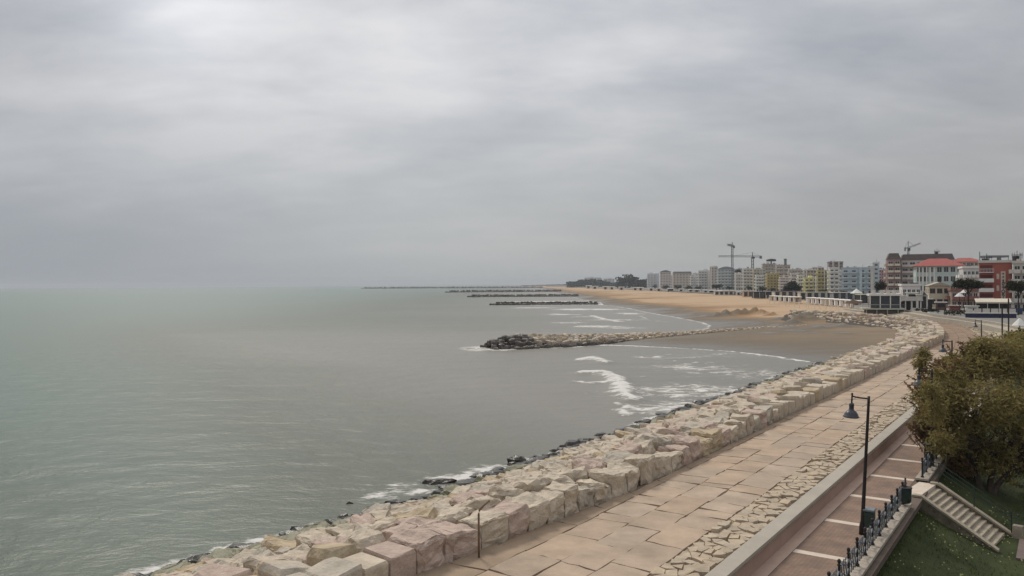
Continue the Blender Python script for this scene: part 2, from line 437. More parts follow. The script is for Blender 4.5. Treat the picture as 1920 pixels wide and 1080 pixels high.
# ------------------------------------------------------------------ walkway of big slabs
SW = [.10, .46, 1.95, 3.35, 4.85]
strip('walkway_bed', 0, SEND, [(-3.2, 2.735), (5.0, 2.735), (7.0, 2.735)], jointm, 2, kind='structure')
mb = MB(); rs = random.Random(5)
for c in range(4):
    s = 2.0
    while s < SEND - 6:
        l = (rs.uniform(1.5, 2.6) if rs.random() < .75 else rs.uniform(.6, 1.3)) if c else rs.uniform(2.2, 3.5)
        g = .022; t0, t1 = SW[c] + g, SW[c + 1] - g
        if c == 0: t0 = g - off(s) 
        co = [(s + g, t0), (s + l - g, t0), (s + l - g, t1), (s + g, t1)]
        sk = rs.uniform(-.22, .22)
        co = [(a + (sk if k in (2, 3) else -sk) * .5 + rs.uniform(-.02, .02), b + rs.uniform(-.025, .025)) for k, (a, b) in enumerate(co)]
        # subdivide the outline a little so the edges look broken
        out = []
        for k in range(4):
            a = co[k]; b = co[(k + 1) % 4]; out.append(a)
            for q in (1, 2, 3):
                out.append((a[0] + (b[0] - a[0]) * q / 4 + rs.uniform(-.05, .05), a[1] + (b[1] - a[1]) * q / 4 + rs.uniform(-.04, .04)))
        pts = [E(a, b) for a, b in out]; poly = [(p.x, p.y) for p in pts]
        if area(poly) < 0: poly.reverse()
        zz = 2.79 + rs.uniform(-.012, .014); br = rs.uniform(.94, 1.06); wr = rs.uniform(-.01, .05)
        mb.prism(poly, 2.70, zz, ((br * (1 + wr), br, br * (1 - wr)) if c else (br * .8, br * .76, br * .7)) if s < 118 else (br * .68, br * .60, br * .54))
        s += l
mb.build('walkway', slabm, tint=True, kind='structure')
strip('rubble_bed', 0, SEND - 6, [(4.86, 2.755), (6.38, 2.755)], M('rubble_bedding', (.30, .24, .175), .95, .25, 1.5, .5), 2, kind='structure')
# rough band of small broken stones
rs = random.Random(9); sds = []; t = 5.1
while t < 6.3:
    s = 3 + rs.random()
    while s < SEND - 8: l = rs.uniform(.28, .8); sds.append((s + l / 2, t + rs.uniform(-.12, .12))); s += l
    t += .33
gh = []; s = 2
while s < SEND: gh += [(s, 4.72), (s, 6.5)]; s += .5
mb = MB()
for c, sd_ in zip(voronoi(sds + gh, 1.2)[:len(sds)], sds):
    if len(c) < 3: continue
    cx = sum(p[0] for p in c) / len(c); cy = sum(p[1] for p in c) / len(c); k = rs.uniform(.86, 1.0)
    pts = [E(cx + (p[0] - cx) * k, cy + (p[1] - cy) * k) for p in c]; poly = [(p.x, p.y) for p in pts]
    if area(poly) < 0: poly.reverse()
    b = rs.uniform(.93, 1.07); w = rs.uniform(-.01, .04); z0 = 2.80 + abs(rs.gauss(0, .045))
    mb.prism(poly, 2.7, [z0 + rs.uniform(-.04, .045) for _ in poly], (b * (1 + w), b, b * (1 - w)))
mb.build('rubble_paving', rubm, tint=True, kind='structure')

# ------------------------------------------------------------------ low wall, lower path, plinth  (straight frame)
def F2(s, t, z=0.0): return E(s, t - T0, z)
W1 = 150
wall = empty('retaining_wall', ST(20, -8.8, 2.15), label='long low pink rendered wall with pale coping between slab walkway and lower brick path', category='wall')
def child_world(o, par):
    o.parent = par; o.matrix_parent_inverse = Matrix.Translation(-Vector(par.location))
child_world(strip('coping', 0, W1, [(-9.12, 2.6), (-9.12, 2.86), (-8.55, 2.86), (-8.55, 2.74)], concm, 3, F2), wall)
child_world(strip('wall_face', 0, W1, [(-8.95, 2.743), (-8.585, 2.743), (-8.585, 2.0)], wallm, 3, F2), wall)
strip('path_bed', 0, W1, [(-8.8, 2.135), (-5.3, 2.135), (-5.3, 1.9)], M('path_mortar', (.12, .09, .07), .9, .2, 2), 3, F2, kind='structure')
strip('path_edging', 0, W1, [(-8.6, 2.156), (-8.12, 2.156), (-8.12, 2.1)], stripm, 3, F2, kind='structure')
mb = MB(); mw = MB(); k = -3
cs = [29.4 + 4.55 * i for i in range(-6, 27)]
for i, s in enumerate(cs):
    p = [F2(s - .19, -8.09), F2(s - .19, -6.12), F2(s + .19, -6.12), F2(s + .19, -8.09)]; poly = [(v.x, v.y) for v in p]
    if area(poly) < 0: poly.reverse()
    mw.prism(poly, 2.1, 2.160)
    if i + 1 < len(cs):
        s2 = cs[i + 1]; p = [F2(s + .2, -8.09), F2(s + .2, -6.12), F2(s2 - .2, -6.12), F2(s2 - .2, -8.09)]; poly = [(v.x, v.y) for v in p]
        if area(poly) < 0: poly.reverse()
        mb.prism(poly, 2.1, 2.150)
mb.build('brick_path', paverm, kind='structure'); mw.build('path_strips', whitestrip, kind='structure')
def low_wall(s0, s1, label):
    o = empty('plinth_wall', ST(s0, -5.7, 2.15), label=label, category='low wall')
    mb = MB(); s = s0
    while s < s1 - .05:                # capping stones with joints
        e = min(s + 1.3, s1); p = [F2(s + .01, -6.06), F2(s + .01, -5.48), F2(e - .01, -5.48), F2(e - .01, -6.06)]; poly = [(v.x, v.y) for v in p]
        if area(poly) < 0: poly.reverse()
        mb.prism(poly, 2.22, 2.32 + random.uniform(-.006, .006)); s = e
    child_world(mb.build('capping', plinthm), o)
    child_world(strip('wall_face', s0 + .01, s1 - .01, [(-6.02, 2.1), (-6.02, 2.25), (-5.52, 2.25), (-5.52, .0)], plinthm, 1.5, F2), o)
low_wall(14, 37.9, 'weathered stone plinth under the nearer run of iron railing beside the lawn')
low_wall(42.9, 75, 'weathered stone plinth under the farther railing run, beyond the stair head')

# railings: posts with ball heads, curling bars between
def post_mesh():
    mb = MB(); mb.lathe([(.075, 0), (.075, .05), (.042, .09), (.038, .74), (.06, .76), (.06, .79), (.03, .81), (.05, .86), (.058, .90), (.048, .94), (.02, .97)], n=10)
    return mb.mesh('post', ironm, True)
PM = post_mesh()
def infill_mesh(L):
    mb = MB()
    for zz, a in ((.30, .11), (.60, .10)):
        mb.tube([(L * q / 14, 0, zz + a * math.sin(q / 14 * 2 * math.pi)) for q in range(15)], .03, 6)
    for f in (.28, .5, .72):
        mb.tube([(L * f + .06 * math.sin(q / 8 * 2 * math.pi), 0, .06 + .72 * q / 8) for q in range(9)], .026, 6)
    return mb.mesh('infill', bluem, True)
ang = math.atan2(dd.y, dd.x)
def railing(s0, s1, n, label):
    o = empty('railing', ST(s0, -5.78, 2.32), ang, label=label, category='railing', group='iron railings of the lower path')
    L = (s1 - s0) / n; im = infill_mesh(L)
    for i in range(n + 1): link('post', PM, o, (L * i, 0, 0))
    for i in range(n): link('infill', im, o, (L * i, 0, 0))
railing(19.5, 37.5, 14, 'dark iron railing with ball topped posts along the plinth, between bottom edge and stair head')
railing(43.2, 62, 15, 'dark iron railing with ball topped posts beyond the stair head, running under the tree')

# ------------------------------------------------------------------ stairs down to the lawn
st = empty('stone_staircase', ST(41.3, -5.3, .3), ang - R(7), label='weathered stone staircase from the lower path down to the lawn', category='staircase')
# local x = along +s, local y = -t (so stairs go to -y)
NS = 12; run = .235; rise = (2.15 - .32) / (NS + 1)
HX0, HX1 = -1.35, 1.35
for i in range(NS):
    z1 = 1.85 - rise * (i + 1); y1 = -run * i; y0 = -run * (i + 1) - .02
    me = MB().box(HX0, HX1, y0, y1 + (.0 if i == 0 else .0), max(-.05, z1 - rise * 1.3), z1).mesh('step', stairm); link('step', bevelled(me, .015), st)
link('landing', MB().box(HX0 - .1, HX1 + .1, 0.002, .75, 1.2, 1.865).mesh('landing', whitestrip), st)
for x0, x1 in ((HX0 - .22, HX0 - .003), (HX1 + .003, HX1 + .22)):
    yb = -run * NS - .25
    mb = MB(); vs = []
    for x in (x0, x1): vs += [(x, .2, -.4), (x, .2, 1.86), (x, -.1, 1.86), (x, yb, .06), (x, yb, -.4)]
    mb.add(vs, [(0, 1, 2, 3, 4), (9, 8, 7, 6, 5), (0, 5, 6, 1), (1, 6, 7, 2), (2, 7, 8, 3), (3, 8, 9, 4), (4, 9, 5, 0)]); mb.build('stringer_wall', dirtywall, st)
    mb = MB(); vs = []
    for x in (x0 - .04, x1 + .03): vs += [(x, .25, 1.862), (x, .25, 1.95), (x, -.12, 1.95), (x, yb - .05, .16), (x, yb - .05, .07), (x, -.1, 1.862)]
    mb.add(vs, [(0, 1, 2, 3, 4, 5), (11, 10, 9, 8, 7, 6), (0, 6, 7, 1), (1, 7, 8, 2), (2, 8, 9, 3), (3, 9, 10, 4), (4, 10, 11, 5), (5, 11, 6, 0)]); mb.build('coping', stairm, st)
mb = MB(); mb.box(HX1 - .05, HX1 + .3, yb - .45, yb - .06, -.1, .55); mb.build('end_pillar', stairm, st)
for k, (hz) in enumerate((.55, .75, .95)):
    MB().tube([(HX1 + .1, .2, 1.95 + hz), (HX1 + .1, -.1, 1.95 + hz), (HX1 + .1, yb, .15 + hz), (HX1 + .1, yb - .7, .15 + hz - .1)], .018, 6).build('handrail', greenbin, st)
for f in (0, .5, 1.0): MB().tube([(HX1 + .1, -.1 + (yb + .1) * f, 1.9 - 1.75 * f), (HX1 + .1, -.1 + (yb + .1) * f, 1.9 - 1.75 * f + 1.0)], .025, 6).build('handrail_post', greenbin, st)

# ------------------------------------------------------------------ lamps and bins
def lamp_parts():
    pole = MB().lathe([(.11, 0), (.11, .35), (.075, .5), (.062, 2.4), (.05, 5.1), (.05, 5.32)], n=12).mesh('pole', ironm, True)
    arm = MB().tube([(0, 0, 5.22), (-.35, 0, 5.22), (-.60, 0, 5.25)], .03, 8).mesh('arm', ironm, True)
    hang = MB().tube([(-.60, 0, 5.38), (-.60, 0, 5.34), (-.60, 0, 5.28), (-.60, 0, 4.98)], [.02, .045, .03, .03], 8).mesh('hanger', ironm, True)
    sh = MB().lathe([(.05, 4.99), (.085, 4.97), (.095, 4.90), (.085, 4.80), (.10, 4.72), (.18, 4.66), (.235, 4.58), (.27, 4.49), (.30, 4.46), (.30, 4.44), (.27, 4.45)], -.60, 0, 20).mesh('lamp_shade', M('dark_enamel', (.03, .03, .04), .35, .2, 4, spec=.6), True)
    di = MB().lathe([(.265, 4.448), (.26, 4.42), (.15, 4.40)], -.60, 0, 20).mesh('diffuser', white, True)
    return [('pole', pole), ('arm', arm), ('hanger', hang), ('lamp_shade', sh), ('diffuser', di)]
LP = lamp_parts()
seadir = math.atan2(-nn.y, -nn.x)      # towards the sea
def lamp(loc, label, tilt=0):
    o = empty('street_lamp', loc, seadir + math.pi, label=label, category='street lamp', group='street lamps along the promenade')
    for n_, me in LP: link(n_, me, o)
    if tilt: o.rotation_euler = (0, tilt, seadir + math.pi)
    return o
def lamp_at(px, py_top, Y, z0, label, **k):
    q = PY(px, py_top, Y); o = lamp((q.x, q.y, z0), label, **k); sc = (q.z - z0) / 5.32; o.scale = (1, 1, sc); return o
lp = P(1616, 1002, 2.15); lamp(lp, 'tall dark street lamp rising in front of the lower path, nearest and largest lamp', R(2.9))
lamp((*P(1748, 880, 2.15)[:2], 2.0), 'street lamp whose bell shade just shows through the tamarisk edge above the stair head')
lamp_at(1785, 638, 59, 2.2, 'street lamp with bell shade sticking out above the tamarisk crown')
lamp_at(1840, 600, 92, 2.4, 'dark street lamp before the bare branches, farthest along the promenade')
# bin on the lamp, round bin on the railing
b = empty('litter_bin', (lp.x + .28, lp.y - .05, 2.35), ang, label='boxy dark litter bin fixed behind the foot of the tallest lamp', category='litter bin')
link('body', bevelled(MB().box(-.22, .22, -.17, .17, 0.1, .72).mesh('body', greenbin), .03), b); link('lid', bevelled(MB().box(-.25, .25, -.2, .2, .723, .80).mesh('lid', bluem), .02), b)
q = P(1698, 948, 2.32); b = empty('litter_bin', (q.x, q.y, 2.32), ang, label='round dark green litter bin hung on the railing end at the stair head', category='litter bin')
link('body', MB().lathe([(.17, .12), (.22, .2), (.235, .5), (.24, .72), (.25, .74)], n=18).mesh('body', greenbin, True), b)
link('rim', MB().lathe([(.255, .742), (.265, .76), (.255, .79), (.20, .79)], n=18).mesh('rim', ironm, True), b)
link('support_post', MB().tube([(.28, .05, -.15), (.28, .05, 1.12)], .04, 8).mesh('support_post', ironm, True), b)
link('bracket', MB().box(-.05, .34, .0, .1, .86, .90).mesh('bracket', ironm), b)
q = P(1740, 870, 2.32); b = empty('litter_bin', (q.x, q.y, 2.32), ang, label='square dark litter bin beside the railing just beyond the stair head', category='litter bin')
link('body', bevelled(MB().box(-.2, .2, -.16, .16, 0.3, 1.0).mesh('body', ironm), .03), b); link('lid', bevelled(MB().box(-.23, .23, -.19, .19, 1.003, 1.07).mesh('lid', greenbin), .02), b)
# bent pipe among the blocks
q = P(898, 1046, 2.79)
MB().tube([(0, 0, -.05), (0, 0, 1.0), (0, 0, 1.45), (.02, .01, 1.56), (.13, .06, 1.68), (.36, .14, 1.86)], .035, 8).build('bent_pipe', rustm, None, True, loc=q, label='thin rusty pipe bent over at the top, standing before the edge blocks', category='pipe')
# stones standing in the water
for px, py, rr, lab in ((968, 868, .62, 'pointed black rock standing in the foam close to the sea wall'), (655, 945, .24, 'small black rock alone in the water off the sea wall'), (815, 905, .85, 'long flat dark rock awash in the foam off the sea wall'), (1265, 776, .5, 'small dark rock at the water edge beside the far sea wall')):
    q = P(px, py, 0); rn = random.Random(px); n = 7
    poly = [(math.cos(2 * math.pi * k / n) * rr * rn.uniform(.8, 1.2) * (1.5 if rr > .8 else 1), math.sin(2 * math.pi * k / n) * rr * rn.uniform(.6, .9)) for k in range(n)]
    bm = rock_bm(poly, rr * .75 if rr < .8 else .2, .8, rn, 0, .15 if rr < .8 else .6, .15, 1); me = D.meshes.new('rock'); bm.to_mesh(me); bm.free(); me.materials.append(wetst)
    link('sea_rock', me, None, (q.x, q.y, 0), label=lab, category='rock')

# ------------------------------------------------------------------ shoreline, beach, sea
shore = [tuple(ST(-160, -34)[:2]), tuple(ST(8, -32.6)[:2]), tuple(ST(18, -31.4)[:2]), tuple(ST(30, -30.1)[:2]), tuple(ST(42, -29.6)[:2]), tuple(ST(118, -29.7)[:2]), (44.5, 117), (41.7, 130), (37.7, 138), (32.6, 144), (24, 151), (17, 155), (13, 158), (19, 166), (28, 176), (40, 190), (50.8, 208),
         (55, 222), (57, 240), (57.4, 261), (56.5, 292), (55.3, 332), (56.3, 384), (53.5, 422), (51, 445), (56, 508), (53.6, 596), (55, 688), (58, 868), (58, 1017), (65, 1311), (78, 1685), (78, 2360), (93, 3500), (10, 7200)]
land = shore + [(4000, 9000), (9000, 4000), (9000, -400), (0, -400)]
SH = np.array(shore); LD = np.array(land)
def seg_dist(X, Y, pts):
    d = np.full(X.shape, 1e9)
    for a, b in zip(pts[:-1], pts[1:]):
        ab = b - a; L2 = (ab ** 2).sum(); k = np.clip(((X - a[0]) * ab[0] + (Y - a[1]) * ab[1]) / L2, 0, 1)
        d = np.minimum(d, np.hypot(X - a[0] - k * ab[0], Y - a[1] - k * ab[1]))
    return d
def inside(X, Y, poly):
    r = np.zeros(X.shape, bool); n = len(poly)
    for i in range(n):
        x1, y1 = poly[i]; x2, y2 = poly[(i + 1) % n]
        if y1 == y2: continue
        c = ((y1 > Y) != (y2 > Y)) & (X < (x2 - x1) * (Y - y1) / (y2 - y1) + x1); r ^= c
    return r
def lines(lo, hi, step, far_lo, far_hi, g=1.12):
    a = list(np.arange(lo, hi, step)); st_ = step; x = a[-1]
    while x < far_hi: st_ *= g; x += st_; a.append(x)
    st_ = step; x = lo; b = []
    while x > far_lo: st_ *= g; x -= st_; b.append(x)
    return np.array(b[::-1] + a)
def vnoise(X, Y, sc, seed):                    # cheap smooth value noise
    rg = np.random.RandomState(seed); T = rg.rand(256, 256); x = X * sc; y = Y * sc; xi = np.floor(x).astype(int); yi = np.floor(y).astype(int)
    fx = x - xi; fy = y - yi; fx = fx * fx * (3 - 2 * fx); fy = fy * fy * (3 - 2 * fy); g = lambda a, b: T[a % 256, b % 256]
    return (g(xi, yi) * (1 - fx) + g(xi + 1, yi) * fx) * (1 - fy) + (g(xi, yi + 1) * (1 - fx) + g(xi + 1, yi + 1) * fx) * fy
def sheet(name, xs, ys, Z, mat, attrs=None, smooth=True, keep=None, **k):
    nx, ny = len(xs), len(ys); X, Y = np.meshgrid(xs, ys)
    co = np.stack([X, Y, Z], -1).reshape(-1, 3)
    i = np.arange((ny - 1) * (nx - 1)); r = i // (nx - 1); c = i % (nx - 1); a = r * nx + c
    q = np.stack([a, a + 1, a + nx + 1, a + nx], -1)
    if keep is not None:
        kf = keep.reshape(-1); q = q[kf[q].any(1)]
    me = D.meshes.new(name); me.vertices.add(len(co)); me.vertices.foreach_set('co', co.ravel())
    me.loops.add(q.size); me.loops.foreach_set('vertex_index', q.ravel()); me.polygons.add(len(q)); me.polygons.foreach_set('loop_start', np.arange(0, q.size, 4)); me.polygons.foreach_set('loop_total', np.full(len(q), 4))
    for n_, v in (attrs or {}).items():
        at = me.attributes.new(n_, 'FLOAT', 'POINT'); at.data.foreach_set('value', v.ravel().astype(np.float32))
    me.materials.append(mat); me.update(); me.validate()
    if smooth: me.polygons.foreach_set('use_smooth', [True] * len(me.polygons))
    return link(name, me, **k)

def sand_material():
    m = D.materials.new('beach_sand'); m.use_nodes = True; nt = m.node_tree; N = nt.nodes; L = nt.links; b = N['Principled BSDF']
    at = N.new('ShaderNodeAttribute'); at.attribute_name = 'dry'; tc = N.new('ShaderNodeTexCoord')
    n = N.new('ShaderNodeTexNoise'); n.inputs['Scale'].default_value = .09; n.inputs['Detail'].default_value = 9; n.inputs['Roughness'].default_value = .7
    mp = N.new('ShaderNodeMapping'); mp.inputs['Scale'].default_value = (.5, 1.3, 1); L.new(tc.outputs['Object'], mp.inputs[0]); L.new(mp.outputs[0], n.inputs[0])
    a = N.new('ShaderNodeMath'); a.operation = 'MULTIPLY_ADD'; L.new(n.outputs[0], a.inputs[0]); a.inputs[1].default_value = .36; a.inputs[2].default_value = -.18
    s = N.new('ShaderNodeMath'); s.operation = 'ADD'; L.new(a.outputs[0], s.inputs[0]); L.new(at.outputs['Fac'], s.inputs[1])
    rp = N.new('ShaderNodeValToRGB'); e = rp.color_ramp.elements; e[0].position = .08; e[0].color = (.125, .105, .08, 1); e[1].position = .97; e[1].color = (.43, .30, .185, 1)
    for p, c in ((.28, (.165, .13, .092)), (.46, (.215, .158, .103)), (.60, (.235, .148, .082)), (.80, (.30, .187, .098))): x = e.new(p); x.color = (*c, 1)
    L.new(s.outputs[0], rp.inputs[0]); L.new(rp.outputs[0], b.inputs['Base Color'])
    r2 = N.new('ShaderNodeMapRange'); L.new(at.outputs['Fac'], r2.inputs[0]); r2.inputs[1].default_value = 0; r2.inputs[2].default_value = .25; r2.inputs[3].default_value = .35; r2.inputs[4].default_value = .95; L.new(r2.outputs[0], b.inputs['Roughness'])
    b.inputs['Specular IOR Level'].default_value = .25
    n3 = N.new('ShaderNodeTexNoise'); n3.inputs['Scale'].default_value = 1.2; n3.inputs['Detail'].default_value = 8; L.new(tc.outputs['Object'], n3.inputs[0])
    bp = N.new('ShaderNodeBump'); bp.inputs['Strength'].default_value = .8; bp.inputs['Distance'].default_value = .2; L.new(n3.outputs[0], bp.inputs['Height']); L.new(bp.outputs[0], b.inputs['Normal'])
    return m
sandm = sand_material()
xs = lines(-10, 200, 1.2, -4000, 9000, 1.16); ys = lines(100, 330, 1.2, -400, 9000, 1.04)
X, Y = np.meshgrid(xs, ys); d = seg_dist(X, Y, SH); ins = inside(X, Y, LD)
prof = np.interp(d, [0, 20, 60, 160, 400], [0, .85, 1.7, 2.35, 2.4])
Z = np.where(ins, prof, -np.minimum(d * .12, 2.5))
nz = (vnoise(X, Y, .12, 1) - .5) * .35 + (vnoise(X, Y, .45, 2) - .5) * .16
Z = Z + np.where(ins & (d > 6), nz * np.clip((d - 6) / 20, 0, 1), 0)
# heaps of bulldozed sand
mask = np.zeros(X.shape)
HPM = np.zeros(X.shape)
def heap(px, py, z, rad, hgt, jag=.5):
    if py < 600: hgt = hgt * 1.35
    global mask, HPM
    q = P(px, py, z); g = np.exp(-(((X - q.x) / rad) ** 2 + ((Y - q.y) / (rad * .8)) ** 2)); HPM = np.maximum(HPM, g * hgt * (.5 + 1.0 * vnoise(X, Y, .6, 4))); mask = np.maximum(mask, g)
for px, py, h_, r_ in ((1325, 589, .6, 2.5), (1345, 590, 1.0, 2.2), (1362, 589, 1.5, 2.2), (1380, 588, 1.9, 2.3), (1398, 588, 1.4, 2), (1412, 588, 2.0, 2.3), (1430, 589, 1.6, 2.4), (1446, 591, 1.0, 2.4), (1463, 597, .6, 3), (1486, 604, 1.2, 2.4), (1500, 602, 2.2, 2.4), (1514, 601, 2.4, 2.4), (1530, 602, 1.8, 3), (1400, 600, .5, 2), (1425, 603, .6, 2), (1455, 607, .6, 2), (1475, 612, .7, 2), (1300, 585, .5, 2), (1350, 603, .35, 2), (1490, 618, .5, 2.5), (1520, 622, .35, 2), (1440, 622, .3, 2.5), (1580, 625, .35, 2), (1540, 614, .9, 3), (1575, 611, .8, 3)):
    heap(px, py, 1.3, r_, h_)
Z = Z + HPM
# under the sea wall, paths and lawn the ground sheet stays low
near = (X * nn.x + Y * nn.y > -28.8) & (X * dd.x + Y * dd.y < 122)
cv = np.array([(p.x, p.y) for p in CUR[::6]])
dc = seg_dist(X, Y, cv); cross = np.zeros(X.shape)
best = np.full(X.shape, 1e9)
for a_, b_ in zip(cv[:-1], cv[1:]):
    ab = b_ - a_; L2 = (ab ** 2).sum(); k = np.clip(((X - a_[0]) * ab[0] + (Y - a_[1]) * ab[1]) / L2, 0, 1)
    dx = X - a_[0] - k * ab[0]; dy = Y - a_[1] - k * ab[1]; dq = np.hypot(dx, dy); sgn = np.sign(dx * ab[1] - dy * ab[0])
    u_ = dq < best; best = np.where(u_, dq, best); cross = np.where(u_, sgn * dq, cross)
sSv = X * dd.x + Y * dd.y
inl = (cross > -4) & (Y < 238) & ins
Z = np.where(near | inl, np.minimum(Z, 0.0) - .25, Z)
gro = [(-4, 148), (8, 154), (16, 159), (27, 171), (44, 185), (60, 197), (76, 207)]
dry = np.clip((Z - .12) / 2.0, 0, 1) ** .8
dgr = seg_dist(X, Y, np.array(gro))
south = np.clip((d - 8) / 10, 0, 1)
dry = np.clip(dry * .62 + np.clip((Y - 205) / 30, 0, 1) * np.clip((d - 14) / 14, 0, 1) * .46, 0, 1) - mask * .75
dry = dry + np.clip(1 - dgr / 5, 0, 1) * .15
far_ = np.clip((Y - 215) / 40, 0, 1)
dry = dry + far_ * ((vnoise(X * .25, Y, .11, 12) - .5) * .44 + (vnoise(X * .3, Y, .035, 13) - .5) * .5 + (vnoise(X * .15, Y, .3, 15) - .5) * .25) + (1 - far_) * (vnoise(X * .3, Y, .3, 14) - .5) * .16
sheet('ground', xs, ys, Z, sandm, {'dry': dry}, kind='structure')

# sea -------------------------------------------------------------
def sea_material():
    m = D.materials.new('sea_water'); m.use_nodes = True; nt = m.node_tree; N = nt.nodes; L = nt.links; b = N['Principled BSDF']
    tc = N.new('ShaderNodeTexCoord')
    def noi(sc, det, ro, st=(1, 1, 1), dist=0):
        mp = N.new('ShaderNodeMapping'); mp.inputs['Scale'].default_value = st; L.new(tc.outputs['Object'], mp.inputs[0]); n = N.new('ShaderNodeTexNoise'); n.inputs['Scale'].default_value = sc; n.inputs['Detail'].default_value = det; n.inputs['Roughness'].default_value = ro; n.inputs['Distortion'].default_value = dist
        L.new(mp.outputs[0], n.inputs[0]); return n.outputs[0]
    def mt(op, a, b_=None, c=None, cl=False):
        x = N.new('ShaderNodeMath'); x.operation = op; x.use_clamp = cl
        for i, v in enumerate((a, b_, c)):
            if v is None: continue
            if isinstance(v, (int, float)): x.inputs[i].default_value = v
            else: L.new(v, x.inputs[i])
        return x.outputs[0]
    at = N.new('ShaderNodeAttribute'); at.attribute_name = 'silt'; fo = N.new('ShaderNodeAttribute'); fo.attribute_name = 'foam'
    k = mt('ADD', at.outputs['Fac'], mt('MULTIPLY_ADD', noi(.02, 5, .6, (.6, 1, 1)), .34, -.17))
    rp = N.new('ShaderNodeValToRGB'); e = rp.color_ramp.elements; e[0].position = 0; e[0].color = (.048, .105, .085, 1); e[1].position = 1; e[1].color = (.178, .165, .137, 1); x = e.new(.5); x.color = (.052, .066, .038, 1)
    L.new(k, rp.inputs[0])
    fn = mt('ADD', mt('MULTIPLY', noi(.55, 8, .7, (.6, 1, 1), 1.2), .7), mt('MULTIPLY', noi(2.6, 6, .7, (.6, 1, 1), .8), .3))
    ff = mt('ADD', mt('MULTIPLY', fo.outputs['Fac'], 1.5), mt('MULTIPLY_ADD', fn, 5.0, -2.5 - .78))
    fac = N.new('ShaderNodeMapRange'); L.new(ff, fac.inputs[0]); fac.inputs[1].default_value = 0; fac.inputs[2].default_value = .38
    # little scattered flecks far from shore
    mx = N.new('ShaderNodeMix'); mx.data_type = 'RGBA'; L.new(fac.outputs[0], mx.inputs[0]); L.new(rp.outputs[0], mx.inputs[6]); mx.inputs[7].default_value = (.60, .575, .54, 1)
    L.new(mx.outputs[2], b.inputs['Base Color'])
    rr = N.new('ShaderNodeMapRange'); L.new(fac.outputs[0], rr.inputs[0]); rr.inputs[3].default_value = .38; rr.inputs[4].default_value = .9; L.new(rr.outputs[0], b.inputs['Roughness'])
    b.inputs['IOR'].default_value = 1.33
    h = mt('ADD', mt('MULTIPLY', noi(.6, 6, .65, (.65, 1, 1), .5), .8), mt('MULTIPLY', noi(2.2, 5, .6, (.5, 1, 1), .3), .22))
    h = mt('ADD', h, mt('MULTIPLY', noi(.09, 4, .5, (.4, 1, 1)), .8))
    bp = N.new('ShaderNodeBump'); bp.inputs['Strength'].default_value = 1.0; bp.inputs['Distance'].default_value = .16; L.new(h, bp.inputs['Height']); L.new(bp.outputs[0], b.inputs['Normal'])
    return m
xs = lines(-70, 75, .9, -14000, 9000, 1.13); ys = lines(24, 300, .9, -300, 15000, 1.035)
X, Y = np.meshgrid(xs, ys); d = seg_dist(X, Y, SH); ins = inside(X, Y, LD); dg1 = seg_dist(X, Y, np.array(gro[:4]))
gr2 = [((920, 572), (1122, 571)), ((878, 557.2), (1085, 556)), ((838, 548.7), (1050, 547)), ((679, 541.2), (1015, 539.7))]
GW = [np.array([P(*a, 0)[:2], P(*b, 0)[:2]]) for a, b in gr2]
foam = np.where(d < 60, .8 * np.exp(-(d / .6) ** 2) + .30 * np.exp(-(d / 5.0) ** 2), 0)
foam = foam * np.where(Y < 119, np.clip(vnoise(X, Y, .16, 21) * 2.4 - .95, 0, .9), .55 + .6 * vnoise(X, Y, .25, 22))
foam = np.maximum(foam, .62 * np.exp(-(np.maximum(dg1 - 5.6, 0) / .9) ** 2))
for i, g in enumerate(GW):
    q = seg_dist(X, Y, g); w_ = (6, 14, 26, 50)[i]; foam = np.maximum(foam, .95 * np.exp(-(np.maximum(q - (4, 4, 5, 8)[i], 0) / w_) ** 2) * np.clip((X + (6, 45, 110, 600)[i]) / 20, 0, 1))
wv = np.zeros(X.shape)
def blob(px, py, rx, ry, s_):                  # foam patch: pixel centre, radii in metres along x and y
    global foam
    q = P(px, py, 0); foam = np.maximum(foam, s_ * np.exp(-((X - q.x) / rx) ** 2 - ((Y - q.y) / ry) ** 2))
for a in ((1300, 690, 9, 8, .30), (1250, 735, 8, 7, .36), (1330, 730, 8, 8, .34), (1230, 770, 5, 4, .36), (1290, 760, 6, 4, .34), (1400, 700, 9, 9, .28), (1380, 735, 7, 4, .4), (1240, 670, 9, 5, .26), (1340, 665, 12, 6, .2),
          (700, 935, 1.8, 1.6, .34), (740, 915, 2.0, 1.4, .32), (700, 912, 1.5, 1.2, .28), (870, 893, 2.6, 1.5, .42), (930, 880, 2.6, 1.6, .44), (800, 920, 2, 1.2, .34), (1000, 862, 2, 1.4, .36), (560, 990, 1.2, .8, .3),
          (1050, 590, 7, 6, .55), (1100, 594, 9, 4, .42), (1150, 600, 12, 8, .42), (1120, 612, 10, 7, .48), (1170, 615, 10, 5, .4), (1060, 605, 8, 6, .4), (1080, 580, 14, 16, .55), (1130, 580, 12, 14, .55), (1000, 577, 18, 12, .45), (1180, 588, 8, 14, .45), (1030, 565, 40, 16, .6), (1000, 553, 60, 30, .6), (960, 546, 80, 60, .6)):
    a = (*a[:4], a[4] * 1.25 + .22); blob(*a)
blob(620, 725, 7, 3, .2)
def crest(pts, w, s_, hgt):
    global foam, wv
    q = np.array([P(*p, 0)[:2] for p in pts]); dq = seg_dist(X, Y, q); g = np.exp(-(dq / w) ** 2); foam = np.maximum(foam, g * s_); wv = np.maximum(wv, g * hgt)
crest([(1088, 676), (1112, 671), (1134, 681)], 1.5, .85, .3)
crest([(1095, 701), (1130, 701), (1152, 711), (1164, 722), (1166, 738)], 1.5, .95, .5)
crest([(1082, 716), (1110, 719), (1150, 716)], .8, .9, .2)
